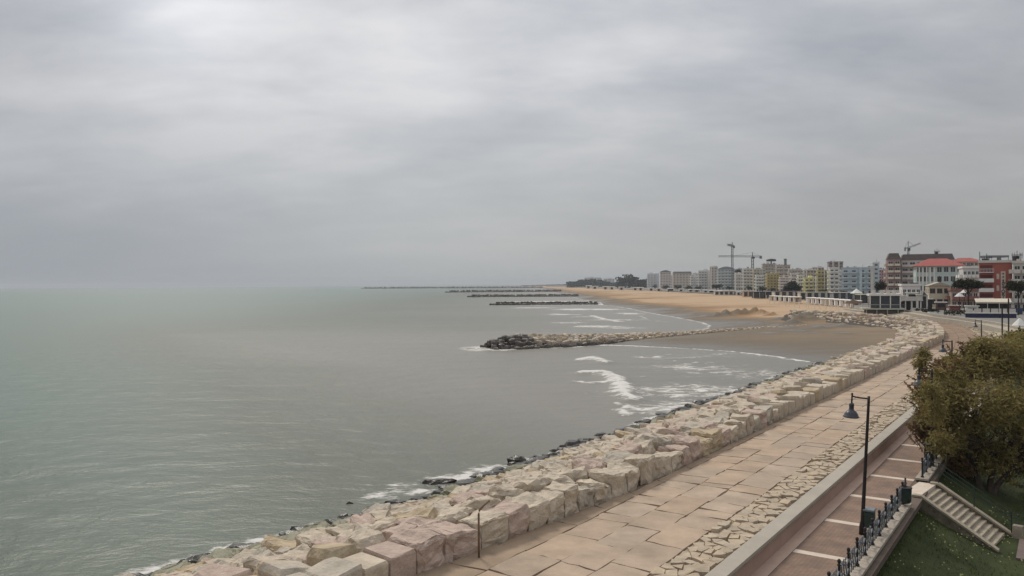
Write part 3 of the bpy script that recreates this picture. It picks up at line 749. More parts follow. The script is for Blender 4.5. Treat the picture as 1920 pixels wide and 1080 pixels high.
crest([(1162, 733), (1176, 745), (1188, 752)], 1.1, 1.1, .45); crest([(1160, 758), (1171, 764)], .6, .95, .25); crest([(1160, 770), (1169, 778)], .6, .95, .2)
crest([(1185, 707), (1215, 708)], .35, .7, .15); crest([(1240, 664), (1275, 665)], .7, .7, .1); crest([(1300, 680), (1340, 682)], .6, .7, .1); crest([(1250, 676), (1280, 679)], .5, .65, .1)
crest([(1035, 588), (1090, 591)], 1.6, .9, .2); crest([(1110, 592), (1135, 600), (1165, 604)], 2.0, .8, .2); crest([(1200, 592), (1215, 600), (1250, 604)], 1.2, .6, .1)
dense = np.clip((330 - Y) / 60, 0, 1) * np.clip((X + 110) / 30, 0, 1)
sw = np.sin((X * .25 + Y) * .55 + 3 * vnoise(X, Y, .03, 7)) * .5 + np.sin((X * -.2 + Y) * 1.1 + 4 * vnoise(X, Y, .05, 8)) * .35 + (vnoise(X, Y, .6, 9) - .5) * 1.2
Z = dense * (sw * .055 * np.clip(d / 8, .25, 1) + wv + foam * .05 * vnoise(X, Y, 1.1, 3))
silt = .58 * np.exp(-(np.hypot(X, Y) / 85) ** 2) + 1.05 * np.exp(-(d / 150) ** 1.3) * np.clip((X + .8 * Y - 15) / 60, 0, 1) + .22 * np.clip((X + 160) / 240, 0, 1) * np.clip(1 - Y / 2500, 0, 1) * np.clip((Y - 60) / 60, 0, 1)
silt = np.clip(silt * .88, 0, 1)
keep = ~(ins & (d > 4 + .02 * Y)) | (Y > 2500)
sheet('water', xs, ys, Z, sea_material(), {'foam': foam, 'silt': silt}, keep=keep, kind='structure')

# ------------------------------------------------------------------ groynes
def groyne(pts, w, h, label, dark, n_across, seed, taper=True, step=1.7):
    rn = random.Random(seed); lst = []; vs = []; fs = []; mi = []; mats = [cream, pink, ochre, greyst, dampst, algae]
    L = [0]
    for a, b in zip(pts, pts[1:]): L.append(L[-1] + math.dist(a, b))
    s = 0
    while s < L[-1]:
        i = max(j for j in range(len(pts) - 1) if L[j] <= s); a = Vector(pts[i]); b = Vector(pts[i + 1]); k = (s - L[i]) / (L[i + 1] - L[i]); p = a.lerp(b, k); dr = (b - a).normalized(); nr = Vector((dr.y, -dr.x))
        f = s / L[-1]; ww = w * (.55 if s < 3 else 1) * (1 - .8 * min(1, f * 1.3) if taper else 1); hh = h * (.6 if s < 2.5 else 1)
        for q in range(n_across):
            u = (q + .5) / n_across * 2 - 1; c = p + nr * (u * ww) + Vector((rn.uniform(-.5, .5), rn.uniform(-.4, .4))) * (step / 1.7)
            zt = (hh * (1 - abs(u) ** 1.6) + .1) * (1 + .0 * f) + rn.uniform(-.2, .25) * min(1, h)
            if taper: zt = zt * (1 - .86 * min(1, f * 2.0)) + min(1, f * 2.0) * .62
            r = step * .62 * rn.uniform(.8, 1.15) * (1 - .4 * min(1, f * 1.6) if taper else 1)
            if taper and f > .3 and rn.random() < min(.6, (f - .3) * 1.4): continue
            m = rn.randint(5, 6)
            poly = [(math.cos(2 * math.pi * j / m) * r * rn.uniform(.8, 1.2), math.sin(2 * math.pi * j / m) * r * rn.uniform(.65, 1)) for j in range(m)]
            bm = rock_bm(poly, zt, 1.2 * step / 1.7, rn, 0, .75, .25, 0); n0 = len(vs)
            for j, v in enumerate(bm.verts): v.index = j; vs.append((v.co.x + c.x, v.co.y + c.y, v.co.z))
            wet = zt < dark * (1 - min(1, f * 2.0)) or (f < .07 and rn.random() < .9) or dark > 5
            x = rn.random(); mt_ = 4 if wet else (0 if x < .6 else 1 if x < .7 else 2 if x < .85 else 3)
            for fc in bm.faces: fs.append([v.index + n0 for v in fc.verts]); mi.append(mt_)
            bm.free()
        s += step * .95
    me = D.meshes.new('rock_groyne'); me.from_pydata(vs, [], fs)
    for m in mats: me.materials.append(m)
    me.polygons.foreach_set('material_index', mi); me.update()
    link('groyne_rocks', me, kind='stuff', label=label, category='groyne')
groyne(gro, 6.0, 2.4, 'pale boulder groyne reaching left into the sea with a black wet tip', 1.5, 9, 3, step=1.2)
for i, (g, w_, h_, st_, lab) in enumerate(((GW[0], 3.2, 1.7, 1.3, 'dark wet groyne beyond the pale one'), (GW[1], 4.2, 2.2, 2.2, 'second long dark groyne far out in the bay'), (GW[2], 5, 3.2, 4.5, 'thin dark groyne near the horizon'), (GW[3], 9, 4.6, 9, 'longest thin dark mole just under the horizon'))):
    groyne([tuple(g[0]), tuple(g[1])], w_, h_, lab, 9, 3, 20 + i, False, st_)
# pale boulders heaped where the wall meets the beach
hp = [(P(1520, 601, 1.3)[0], P(1520, 601, 1.3)[1]), (P(1560, 600, 1.3)[0], P(1560, 600, 1.3)[1]), (P(1610, 603, 1.3)[0], P(1610, 603, 1.3)[1]), (P(1650, 608, 1.3)[0], P(1650, 608, 1.3)[1])]
groyne(hp, 4.5, 2.3, 'heap of pale pink boulders where sea wall and sandy beach meet', -5, 5, 55, False, 1.5)

# ------------------------------------------------------------------ lawn, far revetment, street
def lawn_material():
    m = M('lawn_soil', (.028, .042, .008), .95, .4, .7, .8, 12, hue=(.045, .055, .016)); return m
lawnm = lawn_material()
xs = np.arange(-12, 70, 1.0); ys = np.arange(0, 118, 1.0)           # s,t grid
Sg, Tg = np.meshgrid(ys, np.concatenate([np.linspace(-5.56, -1.5, 14), np.linspace(-1, 60, 45)]))
def lawn_z(s, t): return .28 + 1.35 * np.clip((-2.3 - t) / 3.2, 0, 1) ** 1.1 + np.clip((s - 70) / 48, 0, 1) * 2.0
Zg = lawn_z(Sg, Tg) + (vnoise(Sg, Tg, .5, 5) - .5) * .08
mb = MB(); nr_, nc_ = Sg.shape
mb.v = [tuple(ST(Sg[i, j], Tg[i, j], Zg[i, j])) for i in range(nr_) for j in range(nc_)]
mb.f = [(i * nc_ + j, (i + 1) * nc_ + j, (i + 1) * nc_ + j + 1, i * nc_ + j + 1) for i in range(nr_ - 1) for j in range(nc_ - 1)]
mb.t = [(1, 1, 1)] * len(mb.f); mb.build('lawn', lawnm, smooth=True, kind='structure')
rg = random.Random(4); mb = MB(); fl = MB()
for i in range(26000):
    s = rg.uniform(22, 62); t = -5.5 + rg.random() ** 1.3 * 16
    if 39.6 < s < 43.1 and t < -1.7: continue
    if s > 45 and rg.random() < .4: continue
    p = ST(s, t, float(lawn_z(s, t)) - .01); h = rg.uniform(.05, .15) * (1.4 if rg.random() < .1 else 1); a = rg.uniform(0, 6.28); w = .012 + rg.random() * .01
    dx, dy = math.cos(a) * w, math.sin(a) * w; lx, ly = rg.uniform(-.05, .05), rg.uniform(-.05, .05)
    b = rg.uniform(.5, 1.2); mb.add([(p.x - dx, p.y - dy, p.z), (p.x + dx, p.y + dy, p.z), (p.x + lx, p.y + ly, p.z + h)], [(0, 1, 2)], (b * rg.uniform(.9, 1.4), b, b * .8))
for i in range(1000):
    s = rg.uniform(24, 46); t = -5.3 + rg.random() * 7; nz_ = mn.noise(Vector((s * .5, t * .5, 3)))
    if nz_ < .0: continue
    p = ST(s, t, float(lawn_z(s, t)) - .01); h = rg.uniform(.12, .3); r = rg.uniform(.018, .04)
    fl.add([(p.x - r, p.y, p.z + h), (p.x, p.y - r, p.z + h), (p.x + r, p.y, p.z + h + .01), (p.x, p.y + r, p.z + h + r)], [(0, 1, 2, 3)])
mb.build('grass', M('grass_blades', (.06, .095, .014), .8, .3, .8, tint=True), tint=True, kind='stuff')
fl.build('lawn_weeds', M('pale_weeds', (.24, .24, .09), .8, .4, 3), kind='stuff')
p0 = P(1880, 1030, .34); mb = MB()
poly = [tuple(ST(38.9, -1.75)[:2]), tuple(ST(38.7, 14)[:2]), tuple(ST(41.6, 14)[:2]), tuple(ST(41.9, -1.75)[:2])]
if area(poly) < 0: poly.reverse()
mb.prism(poly, .2, .40); mb.build('footpath', M('reddish_path', (.15, .11, .10), .9, .15, 2, .3), kind='structure')

par_pts = [P(*p, 4.2) for p in ((1600, 577), (1640, 580.5), (1690, 581), (1725, 585), (1760, 590), (1800, 595), (1845, 601), (1880, 607))]
wk = []
def nearest_s(p):
    best = min(range(len(CUR)), key=lambda i: (CUR[i] - Vector((p.x, p.y, 0))).length); return CS[best]
mb = MB(); vs = []
pp = [Vector((p.x, p.y, 0)) for p in par_pts] + [Vector((78, 118, 0)), Vector((66, 98, 0))]
pl = catmull([(p.x, p.y) for p in pp], 3)
for p in pl:
    s_ = nearest_s(p); a = E(s_, 6.6, 2.62)
    if s_ >= SEND - 1: a = Vector((p.x - 5, p.y - 1, 2.3))
    for k in (0, .33, .66, 1.0):
        q = a.lerp(Vector((p.x, p.y, 3.95)), k); q.z += mn.noise(q * .4) * .12; vs.append(q)
mb.add(vs, [(i * 4 + j, i * 4 + j + 1, (i + 1) * 4 + j + 1, (i + 1) * 4 + j) for i in range(len(pl) - 1) for j in range(3)])
mb.build('stone_slope', M('revetment_stone', (.37, .315, .235), .9, .3, .35, 1.0, 2.0, stretch=(1, 1, 3)), kind='structure')
mb = MB()
for a, b in zip(pl, pl[1:]):
    dr = (b - a).normalized(); n_ = Vector((dr.y, -dr.x, 0)) * .25
    poly = [((a - n_).x, (a - n_).y), ((b - n_).x, (b - n_).y), ((b + n_).x, (b + n_).y), ((a + n_).x, (a + n_).y)]
    if area(poly) < 0: poly.reverse()
    mb.prism(poly, 3.3, 4.25)
mb.build('parapet_wall', concm, label='long pale parapet wall curving along the terrace above the stone slope', category='wall')
mb = MB()
for a, b in zip(pl, pl[1:]):
    dr = (b - a).normalized(); n_ = Vector((dr.y, -dr.x, 0)); sgn = 1 if (n_ * 1).dot(Vector((-1, -.3, 0))) > 0 else -1; a2 = a + n_ * sgn * 2.0; b2 = b + n_ * sgn * 2.0; n_ = n_ * .4
    poly = [((a2 - n_).x, (a2 - n_).y), ((b2 - n_).x, (b2 - n_).y), ((b2 + n_).x, (b2 + n_).y), ((a2 + n_).x, (a2 + n_).y)]
    if area(poly) < 0: poly.reverse()
    mb.prism(poly, 2.6, 3.85)
mb.build('terrace_step', concm, label='long pale stone step running just below the parapet wall', category='wall')
streetm = M('street_paving', (.20, .185, .165), .9, .15, .3)
sp = [(p.x, p.y) for p in reversed(pl)] + [(112, 262), (150, 354), (178, 546), (176, 767), (193, 1208), (187, 2007), (150, 3500), (3000, 3500), (3000, 60), (120, 60), (80, 96)]
if area(sp) < 0: sp.reverse()
bm = bmesh.new(); vv = [bm.verts.new((x, y, 3.2)) for x, y in sp]; f_ = bm.faces.new(vv)
ex = bmesh.ops.extrude_face_region(bm, geom=[f_]); 
for v in ex['geom']:
    if isinstance(v, bmesh.types.BMVert): v.co.z = 1.2
bmesh.ops.triangulate(bm, faces=bm.faces[:]); bmesh.ops.recalc_face_normals(bm, faces=bm.faces[:])
me = D.meshes.new('street'); bm.to_mesh(me); bm.free(); me.materials.append(streetm); link('street', me, kind='structure')

def leaf_material(name, col, hue):
    m = M(name, col, .8, .4, .6, hue=hue, tint=True, spec=.2); nt = m.node_tree; b = nt.nodes['Principled BSDF']
    tr = nt.nodes.new('ShaderNodeBsdfTranslucent'); mx = nt.nodes.new('ShaderNodeMixShader'); mx.inputs[0].default_value = .4
    nt.links.new(b.inputs['Base Color'].links[0].from_socket, tr.inputs[0]); nt.links.new(b.outputs[0], mx.inputs[1]); nt.links.new(tr.outputs[0], mx.inputs[2]); nt.links.new(mx.outputs[0], nt.nodes['Material Output'].inputs[0])
    return m
leafd = leaf_material('dark_leaves', (.020, .028, .013), (.042, .05, .022))
leafp = leaf_material('pine_needles', (.024, .030, .014), (.05, .055, .026))
tam = leaf_material('tamarisk_sprays', (.21, .20, .085), (.36, .32, .15))
leafg = leaf_material('green_leaves', (.045, .065, .014), (.12, .13, .03))
def crown(name, mat, parent, blobs, n, size, rn, droop=0.0, long=1.0, hole=-.22):
    mb = MB()
    for (bx, by, bz, rx, ry, rz, wgt) in blobs:
        for i in range(int(n * wgt)):
            while True:
                a = Vector((rn.uniform(-1, 1), rn.uniform(-1, 1), rn.uniform(-1, 1)))
                if .02 < a.length <= 1: break
            a = a * (.55 + .45 * rn.random()) if a.length > .5 else a
            c = Vector((bx + a.x * rx, by + a.y * ry, bz + a.z * rz))
            if mn.noise(c * (1.2 / max(.5, rx * .4))) < hole: continue
            d = Vector((rn.gauss(0, 1), rn.gauss(0, 1), rn.gauss(0, .6) - droop)).normalized() * size * rn.uniform(.6, 1.3) * long
            e_ = d.cross(Vector((rn.gauss(0, 1), rn.gauss(0, 1), rn.gauss(0, 1)))).normalized() * size * .5 * rn.uniform(.6, 1.2) / long
            b = rn.uniform(.55, 1.35); t_ = (b * rn.uniform(.95, 1.25), b, b * rn.uniform(.7, 1))
            mb.add([c - e_ * .5, c + d * .5 - e_, c + d, c + d * .5 + e_], [(0, 1, 2, 3)], t_)
    return mb.build(name, mat, parent, tint=True)
# ------------------------------------------------------------------ buildings
GZ = 3.2
_mc = {}
def cached(key, fn):
    if key not in _mc: _mc[key] = fn()
    return _mc[key]
def win_meshes(w, h, frame=white):
    def f(): return MB().box(-w / 2 - .12, w / 2 + .12, -.05, .12, -.1, 0).box(-w / 2 - .1, w / 2 + .1, -.04, .12, h, h + .1).box(-w / 2 - .1, -w / 2, -.04, .12, 0, h).box(w / 2, w / 2 + .1, -.04, .12, 0, h).box(-.04, .04, -.03, .1, 0, h).mesh('window', frame)
    def g(): return MB().box(-w / 2, w / 2, -.015, .1, 0, h).mesh('pane', glassm)
    return cached(('w', round(w, 1), round(h, 1), frame.name), f), cached(('g', round(w, 1), round(h, 1)), g)
def balc_mesh(w, dp, mat, solid=True):
    def f():
        mb = MB().box(-w / 2, w / 2, -dp, 0, -.18, 0)
        if solid: mb.box(-w / 2, w / 2, -dp, -dp + .1, 0, .95).box(-w / 2, -w / 2 + .1, -dp + .1, 0, 0, .95).box(w / 2 - .1, w / 2, -dp + .1, 0, 0, .95)
        else:
            mb.box(-w / 2, w / 2, -dp, -dp + .06, .9, .98)
            n = max(4, int(w / .35))
            for i in range(n + 1): x = -w / 2 + .03 + (w - .06) * i / n; mb.box(x - .03, x + .03, -dp + .0, -dp + .05, 0, .9)
        return mb.mesh('balcony', mat)
    return cached(('b', round(w, 1), round(dp, 1), mat.name, solid), f)
def building(name, label, cat, x0, x1, ytop, Y, col, floors, cols, depth=13, wcols=None, kf=.75, roof='flat', balc=None, bmat=white, roofm=None, frame=white, style='n', side=True, gz=GZ, wh=1.5, ww=2.0, accents=None, bd=1.6):
    a = PY(x0, 540, Y); hd = math.atan2(a.x, a.y); rot = -hd * kf
    # right corner: on the sight line of x1, along the rotated front
    d = ray(x1, 540); r2 = Vector((d.x, d.y)); fdir = Vector((math.cos(rot), math.sin(rot)))
    det = fdir.x * (-r2.y) - fdir.y * (-r2.x); rhs = -Vector((a.x, a.y)); w = (rhs.x * (-r2.y) - rhs.y * (-r2.x)) / det
    top = PY(x0, ytop, Y).z; h = top - gz
    o = empty(name, (a.x, a.y, gz), rot, label=label, category=cat)
    wm = col if isinstance(col, bpy.types.Material) else M('facade_paint', tuple(min(.75, c * 1.38) for c in col), .85, .07, .25, .15, 6)
    MB().box(0, w, 0, depth, -.3, h).build('wall', wm, o)
    rm = roofm or greyroof
    if roof == 'flat':
        mb = MB().box(-.35, w + .35, -.35, depth + .35, h + .003, h + .22).box(-.3, w + .3, -.3, -.1, h + .22, h + .75).box(-.3, -.1, -.1, depth + .3, h + .22, h + .75).box(w + .1, w + .3, -.1, depth + .3, h + .22, h + .75); r = mb.build('roof', bmat, o)
        rr_ = random.Random(int(x0 * 13 + ytop))
        if w > 7 and wcols is None and rr_.random() < .7: f0 = rr_.uniform(.1, .5); MB().box(w * f0, w * (f0 + rr_.uniform(.15, .4)), depth * .3, depth * .7, h + .223, h + rr_.uniform(1.6, 2.8)).build('stair_tower', wm, r)
        for _k in range(rr_.randint(2, 5)):
            xx = rr_.uniform(.08, .9) * w; ss = rr_.uniform(.4, .9); MB().box(xx - ss, xx + ss, .6, .6 + ss * 1.5, h + .224, h + .3 + rr_.uniform(.5, 1.5)).build('roof_unit', rr_.choice([offw, greyroof, bluem]), r)
        xx = rr_.uniform(.2, .8) * w; MB().tube([(xx, 1, h + .2), (xx, 1, h + rr_.uniform(2, 3.6))], .08, 4).build('aerial', ironm, r)
    elif roof == 'hip':
        rh = min(w, depth) * .20; e_ = 1.1
        MB().add([(-e_, -e_, h), (w + e_, -e_, h), (w + e_, depth + e_, h), (-e_, depth + e_, h), (w * .3, depth * .5, h + rh), (w * .7, depth * .5, h + rh)], [(0, 1, 5, 4), (1, 2, 5), (2, 3, 4, 5), (3, 0, 4), (3, 2, 1, 0)]).build('roof', rm, o)
    elif roof == 'gable':
        rh = w * .2
        MB().add([(-.4, -.5, h), (w + .4, -.5, h), (w / 2, -.5, h + rh), (-.4, depth, h), (w + .4, depth, h), (w / 2, depth, h + rh)], [(0, 1, 2), (5, 4, 3), (0, 2, 5, 3), (1, 4, 5, 2), (0, 3, 4, 1)]).build('roof', rm, o)
    elif roof == 'mansard':
        rh = 3.1; MB().add([(-.2, -.2, h), (w + .2, -.2, h), (w + .2, depth, h), (-.2, depth, h), (1.0, .9, h + rh), (w - 1.0, .9, h + rh), (w - 1.0, depth - .9, h + rh), (1, depth - .9, h + rh)], [(0, 1, 5, 4), (1, 2, 6, 5), (2, 3, 7, 6), (3, 0, 4, 7), (4, 5, 6, 7), (3, 2, 1, 0)]).build('roof', rm, o)
    elif roof == 'curve':
        n = 10; vs = []
        for k in range(n + 1):
            x = -.6 + (w + 1.2) * k / n; z = h + .1 + math.sin(math.pi * k / n) * w * .16; vs += [(x, -.8, z), (x, depth, z), (x, -.8, h), (x, depth, h)]
        fs = [(k * 4, (k + 1) * 4, (k + 1) * 4 + 1, k * 4 + 1) for k in range(n)] + [(k * 4 + 2, (k + 1) * 4 + 2, (k + 1) * 4, k * 4) for k in range(n)]
        MB().add(vs, fs).build('roof', rm, o)
    if floors >= 4 and wcols is None and roof == 'flat':
        rp_ = random.Random(int(x1 * 7 + Y))
        for _k in range(rp_.choice([1, 1, 2]) if w > 8 else 0):
            fx = rp_.uniform(.02, .88); fw_ = rp_.uniform(.05, .10); MB().box(w * fx, w * (fx + fw_), -bd - .5, .01, -.2, h + rp_.uniform(.3, 1.9)).build('stair_shaft', rp_.choice([white, offw, wm, bmat]), o)
    fh = h / floors; cw = w / cols; ww_ = min(ww, cw * .68); hh = min(wh, fh * .55)
    mw, mg = win_meshes(ww_, hh if not balc else min(2.1, fh * .68), frame)
    for i in range(floors):
        for j in (range(cols) if wcols is None else wcols):
            z = fh * i + (fh * .32 if not balc else .12); loc = (cw * (j + .5), -.0, z)
            wi = link('window', mw, o, loc); link('pane', mg, wi)
        if balc and i > 0:
            bw = cw * .86 if balc == 'each' else w * .98
            for j in range(cols if balc == 'each' else 1):
                link('balcony', balc_mesh(bw, bd, bmat, style != 'open'), o, (cw * (j + .5) if balc == 'each' else w / 2, -.003, fh * i + .09))
    if side:                          # the end wall that faces the sea
        ns = 2 if depth > 9 else 1
        for i in range(floors):
            for j in range(ns):
                wi = link('window', mw, o, (0, depth * (j + .5) / ns, fh * i + (fh * .32 if not balc else .12)), -math.pi / 2); link('pane', mg, wi)
                if balc and i > 0: link('balcony', balc_mesh(min(3.6, depth / ns * .8), 1.1, bmat, style != 'open'), o, (-.003, depth * (j + .5) / ns, fh * i + .09), -math.pi / 2)
    return o, w, h, depth
tan = (.36, .30, .24); yel = (.50, .40, .17); blu = (.40, .45, .46)
B = building
B('apartment_block', 'palest grey block above the dark woods, last building before the sea horizon', 'building', 1096, 1128, 521, 2500, (.42, .42, .42), 6, 8, 20)
B('apartment_block', 'pale grey slab block above the dark woods, second from the coast tip', 'building', 1132, 1152, 523, 2400, (.40, .40, .41), 5, 6, 20)
B('apartment_block', 'bluish white banded block right against the dark pine wood', 'building', 1214, 1236, 513.5, 1500, (.46, .48, .50), 6, 4, 16, balc='full')
B('apartment_block', 'pinkish block with small domed rooftop, behind the white banded one', 'building', 1238, 1258, 510, 1380, (.42, .36, .33), 6, 4, 16, roof='curve')
B('apartment_block', 'tan block with dark mansard roof left of the grey apartment cluster', 'building', 1262, 1297, 513, 1250, (.40, .34, .28), 6, 6, 16, roof='mansard', roofm=greyroof)
B('apartment_block', 'narrow white banded block beside the tan mansard block', 'building', 1295, 1310, 518, 1180, (.50, .49, .47), 5, 3, 14, balc='full')
B('hotel_building', 'grey white hotel with strong vertical white piers', 'building', 1310, 1331, 508, 1150, (.44, .45, .45), 7, 4, 14, balc='each')
B('apartment_block', 'tall plain pinkish tan wall block left of the curved roof', 'building', 1332, 1346, 501, 1120, (.38, .32, .28), 8, 2, 14)
B('hotel_building', 'grey blue hotel under a wide curved grey roof, below the tall crane', 'building', 1346, 1378, 505, 1080, (.33, .38, .38), 7, 5, 16, roof='curve', balc='each', roofm=M('grey_blue_roof', (.22, .25, .26), .6, .1, .4))
B('apartment_block', 'narrow block with white vertical piers and a maroon top floor', 'building', 1379, 1394, 514, 1000, (.52, .48, .42), 5, 3, 12, balc='each')
B('hotel_building', 'white hotel with stacked white balconies under the second crane', 'building', 1394, 1412, 504, 960, (.46, .43, .38), 7, 3, 14, balc='full')
B('apartment_block', 'tan and yellow block with long balconies right of the second crane', 'building', 1413, 1436, 505, 930, (.42, .36, .22), 7, 4, 14, balc='full', bmat=offw)
B('apartment_block', 'tan block with dark rooftop tank behind the yellow hotels', 'building', 1430, 1456, 495.5, 1020, (.40, .35, .29), 8, 5, 14, balc='full', bmat=offw)
B('hotel_building', 'mustard yellow hotel with shaded balconies', 'building', 1438, 1462, 514, 850, (.46, .36, .12), 6, 4, 14, balc='each', bmat=M('mustard_balcony', (.45, .36, .14), .8))
B('apartment_block', 'brownish stepped block carrying the thin grey chimney tower', 'building', 1456, 1482, 497.5, 920, (.37, .31, .26), 7, 5, 14, balc='full', bmat=offw)
B('apartment_block', 'pinkish low block between the mustard hotel and the dark tree', 'building', 1463, 1478, 521, 800, (.46, .33, .27), 5, 3, 12, balc='each')
B('apartment_block', 'grey brown block behind the dark round tree', 'building', 1480, 1506, 506, 880, (.36, .31, .27), 6, 5, 14, balc='each', bmat=offw)
B('apartment_block', 'brown topped block behind the bright yellow hotel', 'building', 1508, 1531, 506.5, 760, (.34, .29, .22), 6, 4, 14)
B('hotel_building', 'bright yellow hotel with twin columns of rounded balconies', 'building', 1509, 1533, 522, 640, (.60, .50, .20), 4, 3, 12, balc='each', bmat=M('yellow_balcony', (.68, .60, .36), .7))
B('hotel_building', 'olive yellow hotel with plain end wall beside the zigzag balconies', 'building', 1533, 1553, 508, 665, (.38, .32, .12), 6, 3, 14, balc='full', bmat=M('olive_balcony', (.40, .35, .18), .8))
B('apartment_block', 'purple brown block rising above the zigzag white balconies', 'building', 1554, 1581, 492, 730, (.21, .16, .155), 9, 3, 14, bmat=M('brown_fascia', (.3, .24, .23), .8))
B('hotel_building', 'white hotel end with stepped zigzag balconies left of the pale blue hotel', 'building', 1556, 1573, 503, 640, (.52, .49, .44), 6, 2, 12, balc='each')
hb = B('hotel_building', 'pale blue hotel with four columns of white balconies', 'building', 1578, 1640, 503, 600, (.36, .42, .44), 5, 4, 16, kf=1.0, balc='each', bmat=M('blue_white_balcony', (.50, .55, .57), .7), ww=2.6)
B('apartment_block', 'narrow grey lift tower block adjoining the pale blue hotel', 'building', 1637, 1649, 493, 610, (.33, .37, .38), 7, 1, 8, side=False)
B('apartment_block', 'pink building behind the dark round tree beside the blue hotel', 'building', 1646, 1666, 506, 660, (.36, .22, .22), 7, 3, 10)
big = B('grand_hotel', 'large hotel with dark mansard floor, purple shutters and cream balconies', 'building', 1690, 1790, 488, 420, (.40, .35, .31), 6, 7, 20, kf=.9, roof='mansard', roofm=M('brown_mansard', (.12, .09, .085), .8, .2, .6), balc='full', bmat=M('grey_pink_balcony', (.58, .53, .48), .8), ww=2.4)
B('hotel_wing', 'cream balconied corner wing of the large mansard hotel', 'building', 1664, 1689, 486, 418, (.24, .15, .14), 6, 2, 18, kf=.9, roof='mansard', roofm=M('brown_mansard', (.12, .09, .085), .8, .2, .6), balc='each', bmat=M('cream_balcony', (.66, .58, .46), .7), ww=2.0)
B('apartment_block', 'cream and pink roofs showing behind the green hotel', 'building', 1782, 1842, 491, 480, (.46, .32, .26), 6, 8, 12, roof='hip', roofm=redroof)
gh_ = B('hotel_building', 'pale green hotel under a wide red hipped roof', 'building', 1718, 1806, 499, 330, (.34, .40, .38), 4, 7, 16, kf=.85, roof='hip', roofm=redroof, wh=2.2)
B('guest_house', 'white house with tall pillared porch left of the beige gable', 'building', 1692, 1726, 536, 300, (.50, .48, .46), 2, 4, 10, balc='each', style='open')
B('gabled_house', 'small beige house with curved gable and three brown doors', 'building', 1742, 1782, 536, 272, (.42, .37, .28), 2, 3, 10, roof='gable', roofm=M('beige_gable', (.38, .34, .26), .8), frame=M('brown_wood', (.12, .07, .04), .7))
rh_ = B('red_hotel', 'brick red hotel with white balconies and a vertical white name sign', 'building', 1836, 1898, 493, 235, (.27, .085, .063), 5, 4, 14, kf=1.0, roof='flat', bmat=offw, side=True, ww=1.1, wcols=[])
B('apartment_block', 'pale beige block at the photo\'s right edge beside the red hotel', 'building', 1900, 1960, 494, 228, (.42, .38, .32), 5, 4, 12, kf=1.0, balc='each', bmat=offw)
B('shop_building', 'low brown shop front with long awnings between beige house and red hotel', 'building', 1784, 1834, 545, 262, (.24, .19, .15), 2, 5, 9, balc='full', bmat=M('maroon_awning', (.28, .13, .11), .8))
for (x0, x1, yt, Yb, c, fl_, cl_, bal, lab) in (
    (1155, 1170, 524, 2300, (.42, .42, .42), 4, 4, None, 'low grey block sunk behind the dark woods'),
    (1256, 1264, 517, 1400, (.44, .42, .40), 5, 2, None, 'thin pale slab between the domed block and the mansard block'),
    (1299, 1313, 513, 1330, (.40, .36, .32), 6, 3, 'full', 'tan banded block rising behind the narrow white one'),
    (1322, 1334, 513, 1240, (.50, .49, .46), 6, 3, 'each', 'whitish block just left of the tall plain tan wall'),
    (1366, 1381, 508, 1130, (.40, .33, .28), 7, 3, None, 'tan slab peeping out right of the curved grey roof'),
    (1386, 1397, 509, 1060, (.46, .42, .37), 6, 3, 'full', 'cream block behind the white piered block'),
    (1418, 1432, 517, 820, (.58, .54, .45), 5, 3, 'each', 'low cream hotel with white balconies before the tan and yellow block'),
    (1484, 1498, 514, 760, (.50, .38, .30), 5, 3, 'each', 'salmon block showing above the spreading dark tree'),
    (1497, 1509, 517, 700, (.62, .55, .40), 5, 3, 'full', 'cream banded block left of the bright yellow hotel'),
    (1524, 1545, 502, 800, (.42, .36, .28), 8, 4, None, 'tan block topping the skyline behind the yellow hotels'),
    (1566, 1582, 508, 655, (.46, .42, .40), 6, 2, 'full', 'pale balconied block squeezed between zigzag end and blue hotel'),
    (1806, 1836, 503, 300, (.44, .42, .40), 4, 4, 'each', 'grey white balconied house between green and red hotels')):
    B('apartment_block', lab, 'building', x0, x1, yt, Yb, c, fl_, cl_, 12, balc=bal)
rb = random.Random(77)
def lowbar(x0, x1, yt, Yb, wall, rf, lab, nm='beach_bar', gz=2.3):
    a = PY(x0, 540, Yb); b_ = PY(x1, 540, Yb); w = b_.x - a.x; h = PY(x0, yt, Yb).z - gz
    o = empty(nm, (a.x, Yb, gz), -.12, label=lab, category='beach bar'); MB().box(0, w, .8, 6, 0, h - .25).build('wall', wall, o); MB().box(-.4, w + .4, 0, 6.6, h - .247, h).build('roof', rf, o)
    n = max(2, int(w / 3.2))
    for k in range(n + 1): MB().box(w * k / n - .09, w * k / n + .09, .05, .25, 0, h - .25).build('post', white, o)
    for k in range(n): MB().box(w * (k + .2) / n, w * (k + .8) / n, .76, .798, .3, h - .6).build('window', glassm, o)
lowbar(1340, 1392, 545.5, 640, offw, white, 'long cream beach bar with white roof before the curved roof hotel')
lowbar(1394, 1412, 546, 560, M('orange_boards', (.45, .27, .16), .8), M('orange_roof', (.5, .36, .26), .8), 'orange brown beach kiosk left of the dark awning')
lowbar(1413, 1446, 547, 500, darkm, navy, 'beach bar under a dark navy awning')
lowbar(1452, 1500, 545.5, 470, offw, M('navy_roof', (.05, .045, .11), .7), 'beach bar with purple navy roof before the spreading dark tree')
lowbar(1500, 1560, 547.5, 440, offw, M('pale_yellow_roof', (.62, .58, .42), .7), 'long pale yellow roofed beach bar before the yellow hotels')
lowbar(1562, 1612, 548, 400, M('grey_boards', (.25, .24, .24), .8), white, 'grey boarded beach bar with white roof before the blue hotel')
lowbar(1614, 1640, 552, 330, darkm, M('yellowish_roof', (.60, .58, .40), .7), 'small dark kiosk with yellowish roof left of the pavilion')
